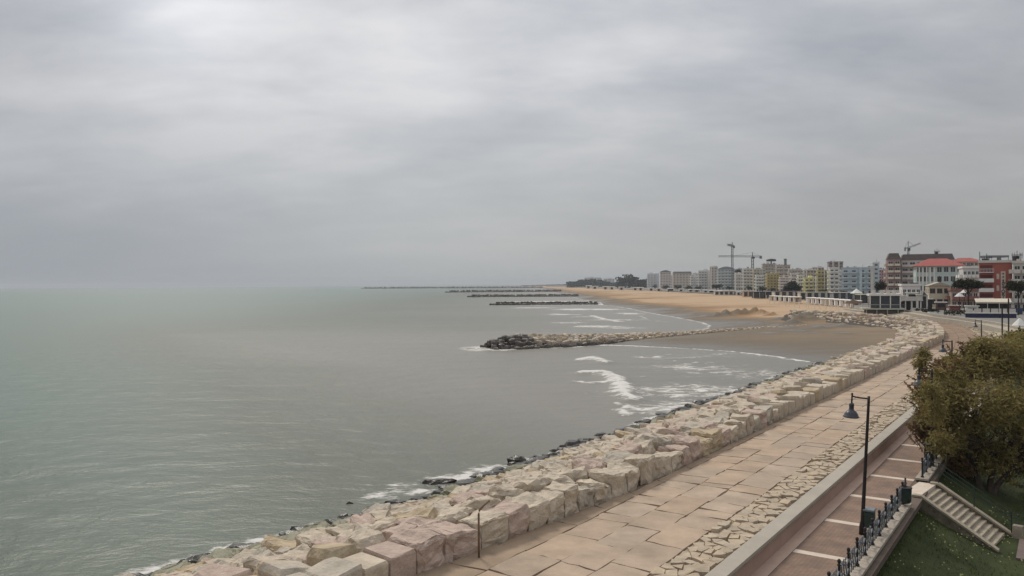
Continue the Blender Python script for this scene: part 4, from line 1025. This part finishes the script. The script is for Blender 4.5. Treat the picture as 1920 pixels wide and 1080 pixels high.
def hedge(x0, x1, yt, Yb, gz, lab, col=None):
    a = PY(x0, 540, Yb); b_ = PY(x1, 540, Yb); w = b_.x - a.x; h = PY(x0, yt, Yb).z - gz
    o = empty('hedge', (a.x, Yb, gz), 0, label=lab, category='hedge'); MB().tube([(.1, 0, 0), (.1, 0, h * .6)], .04, 4).build('stem', barkm, o)
    crown('foliage', leafd, o, [(w * (k + .5) / 6, 0, h * .5, w / 9, .8, h * .55, 1) for k in range(6)], 160, .28, random.Random(int(x0)), 0, 1)
hedge(1258, 1292, 541, 880, 2.4, 'dark hedge before the tan mansard block'); hedge(1296, 1330, 542, 800, 2.4, 'dark hedge before the white piered hotel')
hedge(1640, 1688, 560, 280, 3.2, 'dark hedge behind the glass pavilion'); hedge(1726, 1760, 577, 215, 3.2, 'clipped hedge below the dark parasol'); hedge(1770, 1812, 580, 205, 3.2, 'clipped hedge left of the white terrace fence')
for px, pt, Yb, w_, lab in ((1720, 574, 213, 1.0, 'white planter box with shrub just right of the pergola entrance'), (1748, 579, 206, 1.0, 'white planter box with shrub by the clipped hedge'), (1664, 545, 232, 1.2, 'planter box on the promenade behind the pavilion roof')):
    v = PY(px, pt, Yb); o = empty('planter_box', (v.x, v.y, GZ), 0, label=lab, category='planter'); MB().box(-w_, w_, -.5, .5, 0, .9).build('box', white, o); crown('shrub', leafd, o, [(0, 0, 1.2, w_ * .8, .5, .6, 1)], 250, .2, random.Random(px), 0, 1)
for k, (px, Yb, pt, c) in enumerate(((1700, 232, 560, offw), (1710, 240, 548, white), (1729, 236, 552, offw), (1764, 244, 566, M('brown_shade', (.16, .10, .08), .8)), (1790, 240, 572, M('maroon_shade', (.28, .10, .09), .8)), (1822, 215, 573, white), (1738, 250, 560, darkm))):
    v = PY(px, pt, Yb); o = empty('street_kiosk', (v.x, v.y, GZ), -.4, label=('cream kiosk right of the pergola', 'tall white kiosk behind the pergola roof', 'cream kiosk behind the dark parasol', 'brown shaded kiosk under the beige gabled house', 'maroon shaded kiosk left of the pine trunk', 'white kiosk beside the terrace fence', 'dark kiosk behind the clipped hedge')[k], category='kiosk'); h_ = v.z - GZ
    MB().box(-1.4, 1.4, -1, 1, 0, h_ - .2).build('wall', c, o); MB().box(-1.7, 1.7, -1.4, 1.2, h_ - .197, h_).build('roof', white if k % 2 else offw, o); MB().box(-1.0, 1.0, -1.04, -1.003, .9, h_ - .6).build('opening', darkm, o)
# red hotel details: balconies left half, sign
o, w, h, dp = rh_; fh = h / 5
for i in range(1, 5):
    link('balcony', balc_mesh(w * .46, 1.5, white, i != 4), o, (w * .22, -.003, fh * i + .1)); 
    link('recess_shade_panel', cached('rec', lambda: MB().box(-w * .19, w * .19, -.03, .1, 0, fh * .68).mesh('recess', M('recess_shade_red', (.13, .04, .035), .8))), o, (w * .22, -.03, fh * i + .2))  # flat panel in darkened wall red; a recess's shade is put into its colour
for i in (.55, 1.9, 3.1): MB().box(w * .53, w * .61, -.08, -.003, fh * (i + .2), fh * (i + .75)).build('white_shutter', M('cream_shutter', (.62, .50, .44), .7), o)
sg = MB().box(w * .66, w * .80, -.16, -.003, fh * .85, fh * 4.1).build('name_sign', M('cream_sign', (.60, .50, .42), .7), o)
txt = '***ASTORIA'
for k, ch in enumerate(txt):
    if ch == '*':
        continue
    cu = D.curves.new('letter', 'FONT'); cu.body = ch; cu.size = 1.25; cu.align_x = 'CENTER'; cu.align_y = 'CENTER'; cu.extrude = .03; cu.offset = .03
    cu.materials.append(ironm)
    tmp = D.objects.new('tmp_letter', cu); COL.objects.link(tmp); bpy.context.view_layer.update()
    lm = D.meshes.new_from_object(tmp.evaluated_get(bpy.context.evaluated_depsgraph_get())); D.objects.remove(tmp); D.curves.remove(cu)
    l = D.objects.new('sign_letter', lm); COL.objects.link(l); l.parent = sg; l.location = (w * .73, -.2, fh * 4.1 - .75 - (k) * (fh * 3.25 - 1.2) / 9.3); l.rotation_euler = (R(90), 0, 0)
for k in range(3):
    n = 5; pts = [(math.cos(R(90 + 36 * q)) * (.38 if q % 2 == 0 else .16), math.sin(R(90 + 36 * q)) * (.38 if q % 2 == 0 else .16)) for q in range(10)]
    MB().add([(w * .73 + a, -.165, fh * 4.1 - .7 - k * .95 + b) for a, b in pts], [tuple(range(10))]).build('sign_star', ironm, sg)
# green hotel emblem
o, w, h, dp = gh_
MB().add([(w * .50 + (1.0 if k % 2 == 0 else .6) * math.cos(R(k * 22.5)) * .8, -.06, h * .60 + 2.0 * math.sin(R(k * 22.5))) for k in range(16)], [tuple(range(16))]).build('wall_ornament', darkm, o)
for f in (.05, .13, .21, .29, .37): MB().box(w * f, w * f + .55, -.14, -.05, .2, h - .3).build('white_pier', white, o)
# roof clutter
def rooftop(name, label, px, py, pyb, Y, fn, cat):
    a = PY(px, pyb, Y); b_ = PY(px, py, Y); o = empty(name, a, 0, label=label, category=cat); fn(o, b_.z - a.z); return o
def tank(o, h):
    MB().lathe([(.9, 0), (.9, h * .5)], n=8).build('stand', bluem, o); MB().lathe([(h * .8, h * .5), (h * .95, h * .65), (h * .8, h * .9), (h * .2, h)], n=12).build('tank', ironm, o, True)
rooftop('water_tank', 'dark round tank on the tan block rooftop', 1446, 485, 495, 1010, tank, 'water tank')
def chim(o, h): MB().box(-1.2, 1.2, -1.2, 1.2, 0, h * .94).build('shaft', bluem, o); MB().box(-1.45, 1.45, -1.45, 1.45, h * .942, h).build('cap', greyroof, o)
rooftop('chimney_tower', 'thin grey tower standing on the stepped brown block', 1472.5, 485, 497, 915, chim, 'chimney')
def ant(o, h):
    MB().tube([(0, 0, 0), (0, 0, h)], .07, 6).build('mast', ironm, o); MB().box(-1.6, 1.6, -.1, .1, h * .6, h * .66).build('crossbar', ironm, o); MB().box(-1.0, .3, -.6, .6, h * .15, h * .55).build('cabinet', darkm, o)
    for x in (-1.4, -.7, .8, 1.5): MB().tube([(x, 0, h * .35), (x, 0, h * .85)], .05, 5).build('antenna_rod', ironm, o)
rooftop('roof_antenna', 'black antenna cluster with white cabinet on the large hotel roof', 1757, 466, 480, 425, ant, 'antenna')
rooftop('roof_antenna', 'dark aerials on the roof of the red hotel', 1850, 478, 493, 238, ant, 'antenna')
rooftop('roof_antenna', 'dark aerial cluster with round head above the block at the right edge', 1907, 470, 492, 230, ant, 'antenna')
rooftop('roof_mast', 'thin pole rising left of the red hotel roof terrace', 1837, 472, 492, 236, lambda o, h: (MB().tube([(0, 0, 0), (0, 0, h)], .12, 6).build('mast', bluem, o), MB().lathe([(.2, 0), (.2, .15)], n=8).build('foot', ironm, o)), 'mast')
def terr(o, h):
    MB().box(-2.4, 4.2, -1, 3, h * .7, h).build('canopy', bluem, o)
    for x in (-2.3, .9, 4.1): MB().box(x - .06, x + .06, -.9, -.78, 0, h * .7).build('post', bluem, o)
rooftop('roof_pergola', 'grey pergola canopy on the red hotel roof terrace', 1862, 479, 492, 240, terr, 'pergola')

# cranes
cranem = M('crane_grey', (.14, .145, .15), .6, .15, .5)
def lattice(mb, a, b, w, n):
    a = Vector(a); b = Vector(b); d = (b - a).normalized(); s_ = d.cross(Vector((0, 1, 0)));
    if s_.length < .1: s_ = Vector((1, 0, 0))
    s_.normalize(); u = d.cross(s_); cs_ = [(s_ * x + u * y) * w / 2 for x, y in ((-1, -1), (1, -1), (1, 1), (-1, 1))]
    for c in cs_: mb.tube([a + c, b + c], w * .12, 4)
    for k in range(n):
        p = a.lerp(b, k / n); q = a.lerp(b, (k + 1) / n)
        for j in range(4): mb.tube([p + cs_[j], q + cs_[(j + 1) % 4]], w * .07, 3)
def crane(label, px, ptop, Y, jib, cj, rise, w, az=0, thick=1.0):
    t_ = PY(px, ptop, Y); o = empty('tower_crane', (t_.x, t_.y, GZ), az, label=label, category='crane', group='tower cranes over the town'); h = t_.z - GZ
    mb = MB(); lattice(mb, (0, 0, 0), (0, 0, h), w, int(h / w / 1.6)); mb.build('mast', cranem, o)
    mb = MB(); lattice(mb, (w * .4, 0, h + .2), (jib, 0, h + rise), w * .75 * thick, 16); mb.build('jib', cranem, o)
    mb = MB(); lattice(mb, (0, 0, h + .2), (cj, 0, h - rise * .2), w * .75, 5); mb.build('counter_jib', cranem, o)
    MB().box(min(cj, cj * .8), max(cj, cj * .8), -w * .7, w * .7, h - 2.6, h + .3).build('counterweight', cranem, o)
    MB().box(-w * .3, w, -w, -w * .4, h - 2.4, h - .2).build('cab', glassm, o)
    if rise < 5: mb = MB(); mb.tube([(0, 0, h), (0, 0, h + 5)], w * .22, 4); mb.tube([(0, 0, h + 5), (jib * .6, 0, h + .6)], .1, 3); mb.tube([(0, 0, h + 5), (cj * .9, 0, h + .4)], .1, 3); mb.build('tie_frame', cranem, o)
crane('tallest tower crane, jib pointing almost straight away from the viewer', 1373, 461, 1050, -26, 10, .5, 2.0, R(62), 1.3)
crane('tower crane with long horizontal jib reaching left behind the tallest crane', 1411, 481, 960, -41, 11, .6, 2.2)
crane('small crane with raised sloping jib above the large mansard hotel', 1703, 464.5, 620, 9.5, -2.8, 3.4, 1.1, 0, 1.0)

# ------------------------------------------------------------------ trees
def simple_tree(name, label, px0, px1, pyt, pyb, Y, shape, n=2600, mat=leafd, gz=GZ, trunk_px=None):
    l = PY(px0, pyt, Y); r = PY(px1, pyb, Y); cx = (l.x + r.x) / 2; rx = (r.x - l.x) / 2; zc = (l.z + r.z) / 2 - gz; rz = (l.z - r.z) / 2; rn = random.Random(int(px0 * 7 + pyt))
    tx = PY(trunk_px or (px0 + px1) / 2, 540, Y).x - cx
    o = empty(name, (cx, Y, gz), 0, label=label, category='tree')
    mb = MB(); rr = max(.14, rx * .07); mb.tube([(tx, 0, -.3), (tx * .8, 0, zc * .5), (0, 0, zc)], [rr, rr * .75, rr * .4], 8)
    for k in range(5): a = k * 1.26; mb.tube([(tx * .7, 0, zc * .62), (math.cos(a) * rx * .55, math.sin(a) * rx * .5, zc + rz * .1)], [rr * .5, rr * .15], 5)
    mb.build('trunk', barkm, o)
    bl = []
    if shape == 'pine':
        for k in range(9): a = k * .7; q = 0 if k == 0 else .6; bl.append((math.cos(a) * rx * q, math.sin(a) * rx * q, zc + rn.uniform(-.25, .25) * rz, rx * .46, rx * .46, rz * .62, 1 / 9))
    else:
        for k in range(8): a = k * .9; q = 0 if k == 0 else .5; bl.append((math.cos(a) * rx * q, math.sin(a) * rx * q, zc + rn.uniform(-.4, .4) * rz, rx * .55, rx * .55, rz * .62, 1 / 8))
    crown('crown', mat, o, bl, n, rx * .13, rn); return o
simple_tree('umbrella_pine', 'umbrella pine with wide flat crown in front of the green hotel', 1788, 1842, 519, 545, 218, 'pine', 4200, leafp, trunk_px=1816)
simple_tree('umbrella_pine', 'umbrella pine at the right edge in front of the red hotel sign', 1888, 1934, 521, 552, 205, 'pine', 4200, leafp, trunk_px=1909)
simple_tree('round_tree', 'dark round tree between the pale blue hotel and the mansard hotel', 1639, 1663, 522, 549, 330, 'round', 3000)
simple_tree('round_tree', 'dark green spreading tree in front of the brown and yellow blocks', 1466, 1504, 526, 550, 560, 'round', 3200)
simple_tree('round_tree', 'small dark reddish tree before the grey blue curved roof hotel', 1332, 1356, 530, 541, 900, 'round', 1400)
simple_tree('round_tree', 'small dark tree on the roofs below the second crane', 1376, 1393, 502, 512, 1010, 'round', 1200)
simple_tree('round_tree', 'leafy green tree behind the tamarisk at the right edge', 1884, 1940, 612, 668, 72, 'round', 6000, leafg, gz=.6)
for i_, (a_, b_, yt_, Y_) in enumerate(((1222, 1234, 532, 1250), (1240, 1256, 533, 1150), (1262, 1280, 533, 1100), (1283, 1300, 534, 1020), (1302, 1318, 534, 980), (1360, 1376, 535, 820), (1398, 1412, 535, 700), (1420, 1440, 537, 640), (1442, 1456, 538, 600), (1512, 1528, 541, 500), (1534, 1552, 542, 480), (1575, 1592, 543, 430))):
    simple_tree('low_tree', 'low dark tree in the planting before the hotels, %s from the coast end' % ordinal(i_ + 1), a_, b_, yt_, yt_ + 10, Y_, 'round', 900)
# far woods
def wood(px0, px1, pyt, pyb, Y, n, seed, label):
    a = PY(px0, pyt, Y); b = PY(px1, pyb, Y); rn = random.Random(seed); mb = MB()
    for i in range(n):
        f = (i + .5) / n; x = a.x + (b.x - a.x) * f; hgt = (a.z - 1.5) * (.62 + .38 * math.sin(math.pi * min(1, f * 1.1 + .12))) * rn.uniform(.8, 1.08); r = (b.x - a.x) / n * rn.uniform(1.1, 1.9)
        for k in range(70):
            c = Vector((x + rn.uniform(-r, r), Y + rn.uniform(-25, 25), 1.5 + hgt * rn.random() ** .7)); s_ = r * .38
            d1 = Vector((rn.gauss(0, 1), rn.gauss(0, 1), rn.gauss(0, 1))).normalized() * s_; d2 = d1.cross(Vector((rn.gauss(0, 1), rn.gauss(0, 1), rn.gauss(0, 1)))).normalized() * s_
            q = rn.uniform(.6, 1.3); mb.add([c - d1, c - d2, c + d1, c + d2], [(0, 1, 2, 3)], (q, q, q))
    mb.build('far_woods', leafd, tint=True, kind='stuff', label=label, category='woods')
wood(1066, 1170, 524.5, 537, 2300, 36, 1, 'dark band of woods at the far coast tip')
wood(1160, 1216, 516, 537, 1700, 18, 2, 'taller dark pine wood left of the white banded block')
# far low coast beyond
mb = MB(); rn = random.Random(3); a = P(985, 536.5, 0)
for i in range(60):
    f = i / 59; x0 = 60 + 560 * f; y0 = 5200 - 900 * f; hh = 5 + 17 * f * rn.uniform(.5, 1)
    mb.box(x0, x0 + 14, y0, y0 + 60, 0, hh)
mb.build('far_coast', leafd, kind='structure')

# tamarisk beside the stairs
q = P(1852, 938, .3); TX, TY = q.x, q.y
o = empty('tamarisk_tree', (TX, TY, .3), 0, label='big feathery olive brown tamarisk tree leaning over the railing, filling the right edge', category='tree')
mb = MB(); rn = random.Random(21); tips = []
def branch(p, d, l, r, lev):
    pts = [p]; c = p.copy(); dr = d.copy()
    for k in range(4):
        dr = (dr + Vector((rn.gauss(0, .16), rn.gauss(0, .16), rn.gauss(.02, .1)))).normalized(); c = c + dr * l / 4; pts.append(c.copy())
    mb.tube(pts, [r, r * .85, r * .7, r * .58, r * .45], 7 if lev < 2 else 4, cap=False)
    if lev >= 2: tips.extend(pts[2:])
    if lev >= 4: return
    for k in range(3 if lev else 5):
        f = rn.uniform(.45, 1); i = min(4, int(f * 4) + 1)
        nd = (dr + Vector((rn.gauss(0, .75), rn.gauss(0, .75), rn.gauss(.12, .35)))).normalized(); branch(pts[i], nd, l * rn.uniform(.55, .8), r * .5, lev + 1)
for d_, l_ in (((.25, .05, 1), 2.6), ((-.35, .1, 1), 2.6), ((.7, -.1, .9), 2.4)): branch(Vector((0, 0, -.3)), Vector(d_).normalized(), l_, .22, 0)
mb.build('trunk', barkm, o)
def rel(px, py, Y): v = PY(px, py, Y); return (v.x - TX, v.y - TY, v.z - .3)
blobs = []
for (px, py, Yq, rx, rz, wgt) in ((1775, 745, 43, 1.7, 1.5, .9), (1748, 785, 43.5, 1.2, 1.0, .5), (1800, 700, 45, 1.7, 1.2, .8), (1850, 690, 45, 1.9, 1.4, 1.1), (1905, 680, 45, 1.9, 1.5, 1.0), (1840, 760, 42.5, 2.2, 1.8, 1.6), (1905, 770, 42, 2.0, 2.0, 1.5),
                              (1790, 810, 43, 1.6, 1.3, 1.0), (1850, 850, 43, 1.9, 1.5, 1.3), (1915, 860, 43.5, 1.7, 1.5, 1.1), (1960, 740, 44, 2.4, 2.4, 1.0), (1810, 868, 44, 1.1, .9, .5), (1885, 920, 45.5, 1.4, .8, .5), (1990, 830, 44, 2.4, 2.4, .9), (1760, 705, 46, 1.1, .8, .25), (1730, 740, 44, .8, .6, .16), (1870, 655, 46, 1.6, .9, .5), (1910, 640, 47, 1.5, .9, .5), (1800, 675, 46, 1.1, .7, .3), (1840, 665, 46, 1.1, .6, .25)):
    x, y, z = rel(px, py, Yq); blobs.append((x, y, z, rx, rx * 1.1, rz, wgt))
blobs += [(*rel(1752, 770, 40.3), .9, 1.0, 1.3, .35), (*rel(1765, 830, 40.6), .8, .9, .9, .3), (*rel(1745, 725, 40.3), .6, .7, .6, .12)]
rt_ = random.Random(5)
for k in range(34):
    b_ = blobs[rt_.randrange(len(blobs))]; a_ = rt_.uniform(R(30), R(215)); q_ = rt_.uniform(.7, 1.05)
    if b_[0] + math.cos(a_) * b_[3] * q_ < rel(1752, 740, 43)[0]: continue
   
    blobs.append((b_[0] + math.cos(a_) * b_[3] * q_, b_[1] - rt_.uniform(-.3, .6), b_[2] + math.sin(a_) * b_[5] * q_, rt_.uniform(.22, .5), rt_.uniform(.3, .6), rt_.uniform(.35, .8), .10))
crown('crown', tam, o, blobs, 3700, .14, rn, .5, 2.0, hole=-.10)
# twigs and reddish sprays around the rim
mb = MB(); tw = MB()
for (px, py, Yq, rx, rz, wgt) in ((1745, 720, 44, 1.1, 1.0, 1), (1775, 690, 45, 1.0, .7, 1), (1735, 765, 43.5, .9, .8, .8), (1720, 800, 43.5, .6, .4, .5), (1830, 655, 46, 1.3, .7, .8), (1790, 870, 43, .9, .9, .5), (1740, 820, 43, .7, .6, .5)):
    x, y, z = rel(px, py, Yq)
    for i in range(int(70 * wgt)):
        c = Vector((x + rn.gauss(0, .5) * rx, y + rn.gauss(0, .5) * rx, z + rn.gauss(0, .5) * rz)); b0 = c + Vector((rn.uniform(.3, .9), rn.uniform(-.2, .3), rn.uniform(-.8, -.2)))
        tw.tube([b0, b0.lerp(c, .5) + Vector((0, 0, .05)), c], [.018, .012, .006], 3, False)
        for k in range(26):
            f = rn.random(); p = b0.lerp(c, .25 + .8 * f); d_ = Vector((rn.gauss(0, 1), rn.gauss(0, 1), rn.gauss(-.2, 1))).normalized() * rn.uniform(.08, .2); e_ = d_.cross(Vector((rn.gauss(0, 1), rn.gauss(0, 1), 0))).normalized() * .03
            q_ = rn.uniform(.6, 1.3); mb.add([p - e_, p + d_ - e_ * .3, p + d_ + e_ * .3, p + e_], [(0, 1, 2, 3)], (q_ * 1.15, q_, q_ * .9))
mb.build('rim_sprays', leaf_material('reddish_sprays', (.14, .10, .05), (.26, .19, .11)), o, tint=True); tw.build('branches', M('pale_twigs', (.16, .11, .08), .9, .3, 6), o, kind='stuff')
# bare tree behind
q = PY(1862, 690, 66); ob = empty('bare_tree', (q.x, q.y, .6), 0, label='bare branched tree with pale twisting limbs behind the tamarisk top', category='tree')
mb = MB(); rn = random.Random(8); tips = []
branch_mb = mb
for d_ in ((.1, 0, 1), (-.4, .1, 1), (.5, 0, 1), (-.1, .2, 1)): branch(Vector((0, 0, -.2)), Vector(d_).normalized(), 3.0, .13, 1)
mb.build('trunk', M('pale_bark', (.20, .15, .12), .9, .3, 5), ob)
mb2 = MB()
for t_ in tips[:1]: pass
for px, pt, Yq, lab in ((1879, 570, 100, 'slim dark pole left of the two standing behind the bare tree'), (1891, 560, 104, 'slim dark pole right of the two standing behind the bare tree')):
    v = PY(px, pt, Yq); oo = empty('dark_pole', (v.x, v.y, 1.5), 0, label=lab, category='pole'); MB().tube([(0, 0, 0), (0, 0, v.z - 1.5)], .09, 8).build('shaft', ironm, oo); MB().lathe([(.14, 0), (.14, .5), (.09, .55)], n=8).build('base', ironm, oo)

# ------------------------------------------------------------------ pavilion on the beach edge
Yp = 216
a = PY(1617, 578, Yp); o = empty('beach_pavilion', (a.x, a.y, 1.6), R(-18), label='white framed glass pavilion on a raised deck beside the beach', category='pavilion')
L_ = 10.6; dz = a.z - 1.6
MB().box(0, L_, 0, 8, dz - .35, dz).build('deck', M('pale_green_deck', (.46, .46, .38), .7, .08, 1), o)
MB().box(1.2, L_ - .4, .5, 7.5, .1, dz - .36).build('undercroft', M('dark_undercroft', (.09, .08, .07), .9), o)
for x in (1.0, 3.6, 6.2, 8.8, L_ - .3): MB().box(x - .12, x + .12, .1, .35, 0, dz - .353).build('pile', plinthm, o)
rz_ = PY(1617, 551, Yp).z - 1.6
MB().box(1.8, L_ - .8, 1.2, 7.6, rz_ - .55, rz_).build('roof', white, o)
MB().box(2.2, L_ - 1.2, 1.6, 7.2, dz + .01, rz_ - .56).build('glass_room', glassm, o)
for x in (2.1, 4.6, 7.1, L_ - 1.1): MB().box(x - .13, x + .13, 1.42, 1.62, dz + .01, rz_ - .553).build('column', white, o)
MB().box(2.2, L_ - 1.2, 1.45, 1.6, dz + .9, dz + 1.02).build('transom', white, o)
mb = MB().box(0, 2, .05, .1, dz + 1.0, dz + 1.08).box(2, L_, .05, .1, dz + 1.0, dz + 1.08)
for k in range(34): x = .05 + k * (L_ - .1) / 33; mb.box(x - .025, x + .025, .05, .1, dz, dz + 1.0)
mb.build('railing', bluem, o)
for x in (3, 5, 6.6, 8): MB().box(x - .5, x + .5, 2, 2.1, rz_ + .01, rz_ + 1.0).build('roof_screen', offw, o)
# porch and pergola right of it
a = PY(1686, 578, 222); o = empty('entrance_pergola', (a.x, a.y, GZ), R(-20), label='white framed pergola entrance right of the glass pavilion', category='pergola')
for x in (0, 1.6, 3.2, 5.4): MB().box(x - .14, x + .14, 0, .28, 0, 3.4).build('column', white, o)
MB().box(-.4, 5.9, -.4, 3, 3.41, 3.75).build('roof', offw, o); MB().box(.3, 2.9, 1.2, 3, 0, 3.2).build('dark_door', darkm, o); MB().box(-.3, 5.8, -.2, -.1, 3.76, 4.6).build('roof_railing', offw, o)

# beach cabins, posts, parasols
def cabin_meshes(w, col, dark):
    wl = MB().box(0, w, .3, 3, 0, 2.3).mesh('wall', col); rf = MB().add([(-.2, -.3, 2.3), (w + .2, -.3, 2.3), (w + .2, 3.3, 2.45), (-.2, 3.3, 2.45), (-.2, -.3, 2.5), (w + .2, -.3, 2.5), (w + .2, 3.3, 2.65), (-.2, 3.3, 2.65)], [(0, 1, 5, 4), (1, 2, 6, 5), (2, 3, 7, 6), (3, 0, 4, 7), (4, 5, 6, 7), (3, 2, 1, 0)]).mesh('roof', white)
    dr = MB().box(w * .3, w * .7, .24, .35, .05, 1.95).mesh('door', dark); return wl, rf, dr
COLS = {'white': cabin_meshes(3.2, white, darkm), 'cream': cabin_meshes(3.2, M('cream_boards', (.58, .52, .42), .8), M('brown_door', (.2, .12, .08), .8)), 'dark': cabin_meshes(3.2, M('navy_boards', (.05, .05, .08), .7), darkm)}
spots = []
for i, px in enumerate([1444, 1452, 1461, 1470, 1479, 1488, 1514, 1522, 1530, 1540, 1548, 1556, 1566, 1576, 1586, 1596]):
    f = (px - 1440) / 160; spots.append((px, 430 - 130 * f, 'white' if i % 5 else 'cream'))
for i, px in enumerate([1098, 1110, 1130, 1142, 1160, 1186, 1196, 1216, 1230, 1252, 1272, 1290, 1302, 1318, 1330, 1344, 1356, 1368, 1380, 1391, 1402, 1414, 1423, 1432]):
    f = (px - 1098) / 334; spots.append((px, 1700 - 1180 * f ** .55, ('white', 'white', 'cream', 'white', 'dark')[i % 5] if px > 1250 else 'white'))
spots.sort()
for i, (px, Yc, c) in enumerate(spots):
    v = PY(px, 540, Yc); sc = 1 if Yc < 600 else 1 + (Yc - 600) / 500
    o = empty('beach_cabin', (v.x, v.y, 2.35), R(-12), label='%s beach cabin, %s in the cabin line counted from the far coast' % (c, ordinal(i + 1)), category='beach cabin', group='beach cabins along the promenade'); o.scale = (sc * 1.15, sc, 1 + (sc - 1) * .6)
    for n_, me in zip(('wall', 'roof', 'door'), COLS[c]): link(n_, me, o)
pm = MB().tube([(0, 0, -.3), (0, 0, 2.1)], .12, 6).lathe([(.1, 2.1), (.13, 2.2), (.04, 2.3)], n=6).mesh('beach_post', white)
pn = 0
for r_ in range(3):
    for k in range(18):
        px = 1438 + k * 9.3 + r_ * 3; py = 560 + r_ * 4.4 + k * (.85 + .12 * r_); v = P(px, py, 2.1); pn += 1
        link('beach_post', pm, None, (v.x + random.uniform(-.6, .6), v.y, 2.05), label='slim white umbrella post in the sand before the white cabins', category='post', group='white umbrella posts on the beach')
def parasol(name, label, px, pt, pb, Y, rpx, mat, gz):
    a = PY(px, pt, Y); r = rpx * Y / 1500; o = empty(name, (a.x, a.y, gz), 0, label=label, category='parasol'); h = a.z - gz; e_ = PY(px, pb, Y).z - gz
    MB().tube([(0, 0, 0), (0, 0, h)], .07, 6).build('pole', ironm, o); MB().add([(0, 0, h)] + [(r * math.cos(k * math.pi / 4), r * math.sin(k * math.pi / 4), e_) for k in range(8)] + [(0, 0, e_ + .25)], [(0, 1 + k, 1 + (k + 1) % 8) for k in range(8)] + [(9, 1 + (k + 1) % 8, 1 + k) for k in range(8)]).build('canopy', mat, o)
parasol('thatched_parasol', 'brown thatched parasol standing alone on the sand near the pavilion', 1600, 561, 569, 245, 20, thatch, 2.1)
parasol('white_gazebo', 'white pointed gazebo canopy in front of the pale blue hotel', 1606, 541, 550, 340, 12, canvas, GZ)
parasol('white_parasol', 'large white parasol at the right edge above the green tree', 1912, 595, 610, 120, 13, canvas, 3.2)
parasol('dark_parasol', 'dark parasol left of the beige gabled house', 1732, 546, 553, 205, 6, ironm, GZ)
parasol('white_parasol', 'white parasol between the shop front and the red hotel, upper one', 1808, 542, 549, 232, 8, canvas, GZ)
parasol('white_parasol', 'white parasol just above the shop awning left of the pine trunk', 1799, 548, 556, 228, 9, canvas, GZ)
# cafe terrace in front of the red hotel
a = PY(1810, 588, 192); o = empty('cafe_terrace', (a.x, a.y, GZ), R(-24), label='white cafe terrace fence on a dark base below the red hotel', category='terrace')
MB().box(0, 10.5, 0, .2, 0, 1.0).build('base', navy, o); MB().box(-.1, 10.6, -.1, .3, 1.01, 1.25).build('ledge', white, o)
for k in range(6): MB().box(.1 + k * 1.75, 1.6 + k * 1.75, .05, .12, 1.26, 2.2).build('screen', offw, o)
a = PY(1829, 566, 222); o = empty('shop_awning', (a.x, a.y, GZ), R(-25), label='long cream awning over dark cafe openings under the red hotel', category='awning')
zt_ = PY(1829, 560, 222).z - GZ
MB().add([(0, 0, zt_ - .9), (8.6, 0, zt_ - .9), (8.6, 3, zt_), (0, 3, zt_), (0, 0, zt_ - 1.3), (8.6, 0, zt_ - 1.3)], [(0, 1, 2, 3), (4, 5, 1, 0)]).build('canopy', M('cream_canvas', (.62, .55, .44), .8), o)
MB().box(0, 8.6, 2.6, 2.9, 0, zt_ - .3).build('shopfront', darkm, o)
for x in (.1, 2.9, 5.7, 8.5): MB().box(x - .07, x + .07, .05, .19, 0, zt_ - .95).build('post', white, o)
a = PY(1892, 570, 210); o = empty('market_stall', (a.x, a.y, GZ), R(-25), label='dark blue stall with navy canopy right of the cream awning', category='stall'); MB().box(0, 3, 0, 2, 0, 1.6).build('counter', M('blue_boards', (.04, .08, .17), .7), o); MB().box(-.2, 3.2, -.3, 2.2, 2.6, 2.8).build('canopy', navy, o)
for x in (0, 2.9): MB().box(x, x + .1, 0, .1, 1.6, 2.6).build('post', white, o)
# post / figure-size bollard on the boulders before the pavilion
v = P(1635, 597, 2.6); MB().lathe([(.16, 0), (.14, .9), (.17, 1.0), (.10, 1.25), (.03, 1.35)], n=8).build('bollard', M('grey_post', (.16, .14, .12), .8), None, True, loc=(v.x, v.y, 2.5), label='short grey post standing alone before the pavilion deck', category='bollard')
a = PY(1732, 560, 200); 

# ------------------------------------------------------------------ haze
bm = bmesh.new(); bmesh.ops.create_cube(bm, size=1); me = D.meshes.new('haze'); bm.to_mesh(me); bm.free()
hz = link('haze', me, kind='stuff'); hz.scale = (34000, 34000, 77); hz.location = (0, 0, 77 / 2 - 4)
m = D.materials.new('haze_air'); m.use_nodes = True; nt = m.node_tree; nt.nodes.remove(nt.nodes['Principled BSDF'])
pv = nt.nodes.new('ShaderNodeVolumePrincipled'); pv.inputs['Color'].default_value = (.74, .79, .84, 1); pv.inputs['Density'].default_value = .00012; pv.inputs['Anisotropy'].default_value = 0.2
nt.links.new(pv.outputs[0], nt.nodes['Material Output'].inputs['Volume']); me.materials.append(m)
S.cycles.volume_bounces = 0; S.cycles.max_bounces = 6; S.cycles.diffuse_bounces = 3; S.cycles.glossy_bounces = 2; S.cycles.transparent_max_bounces = 8
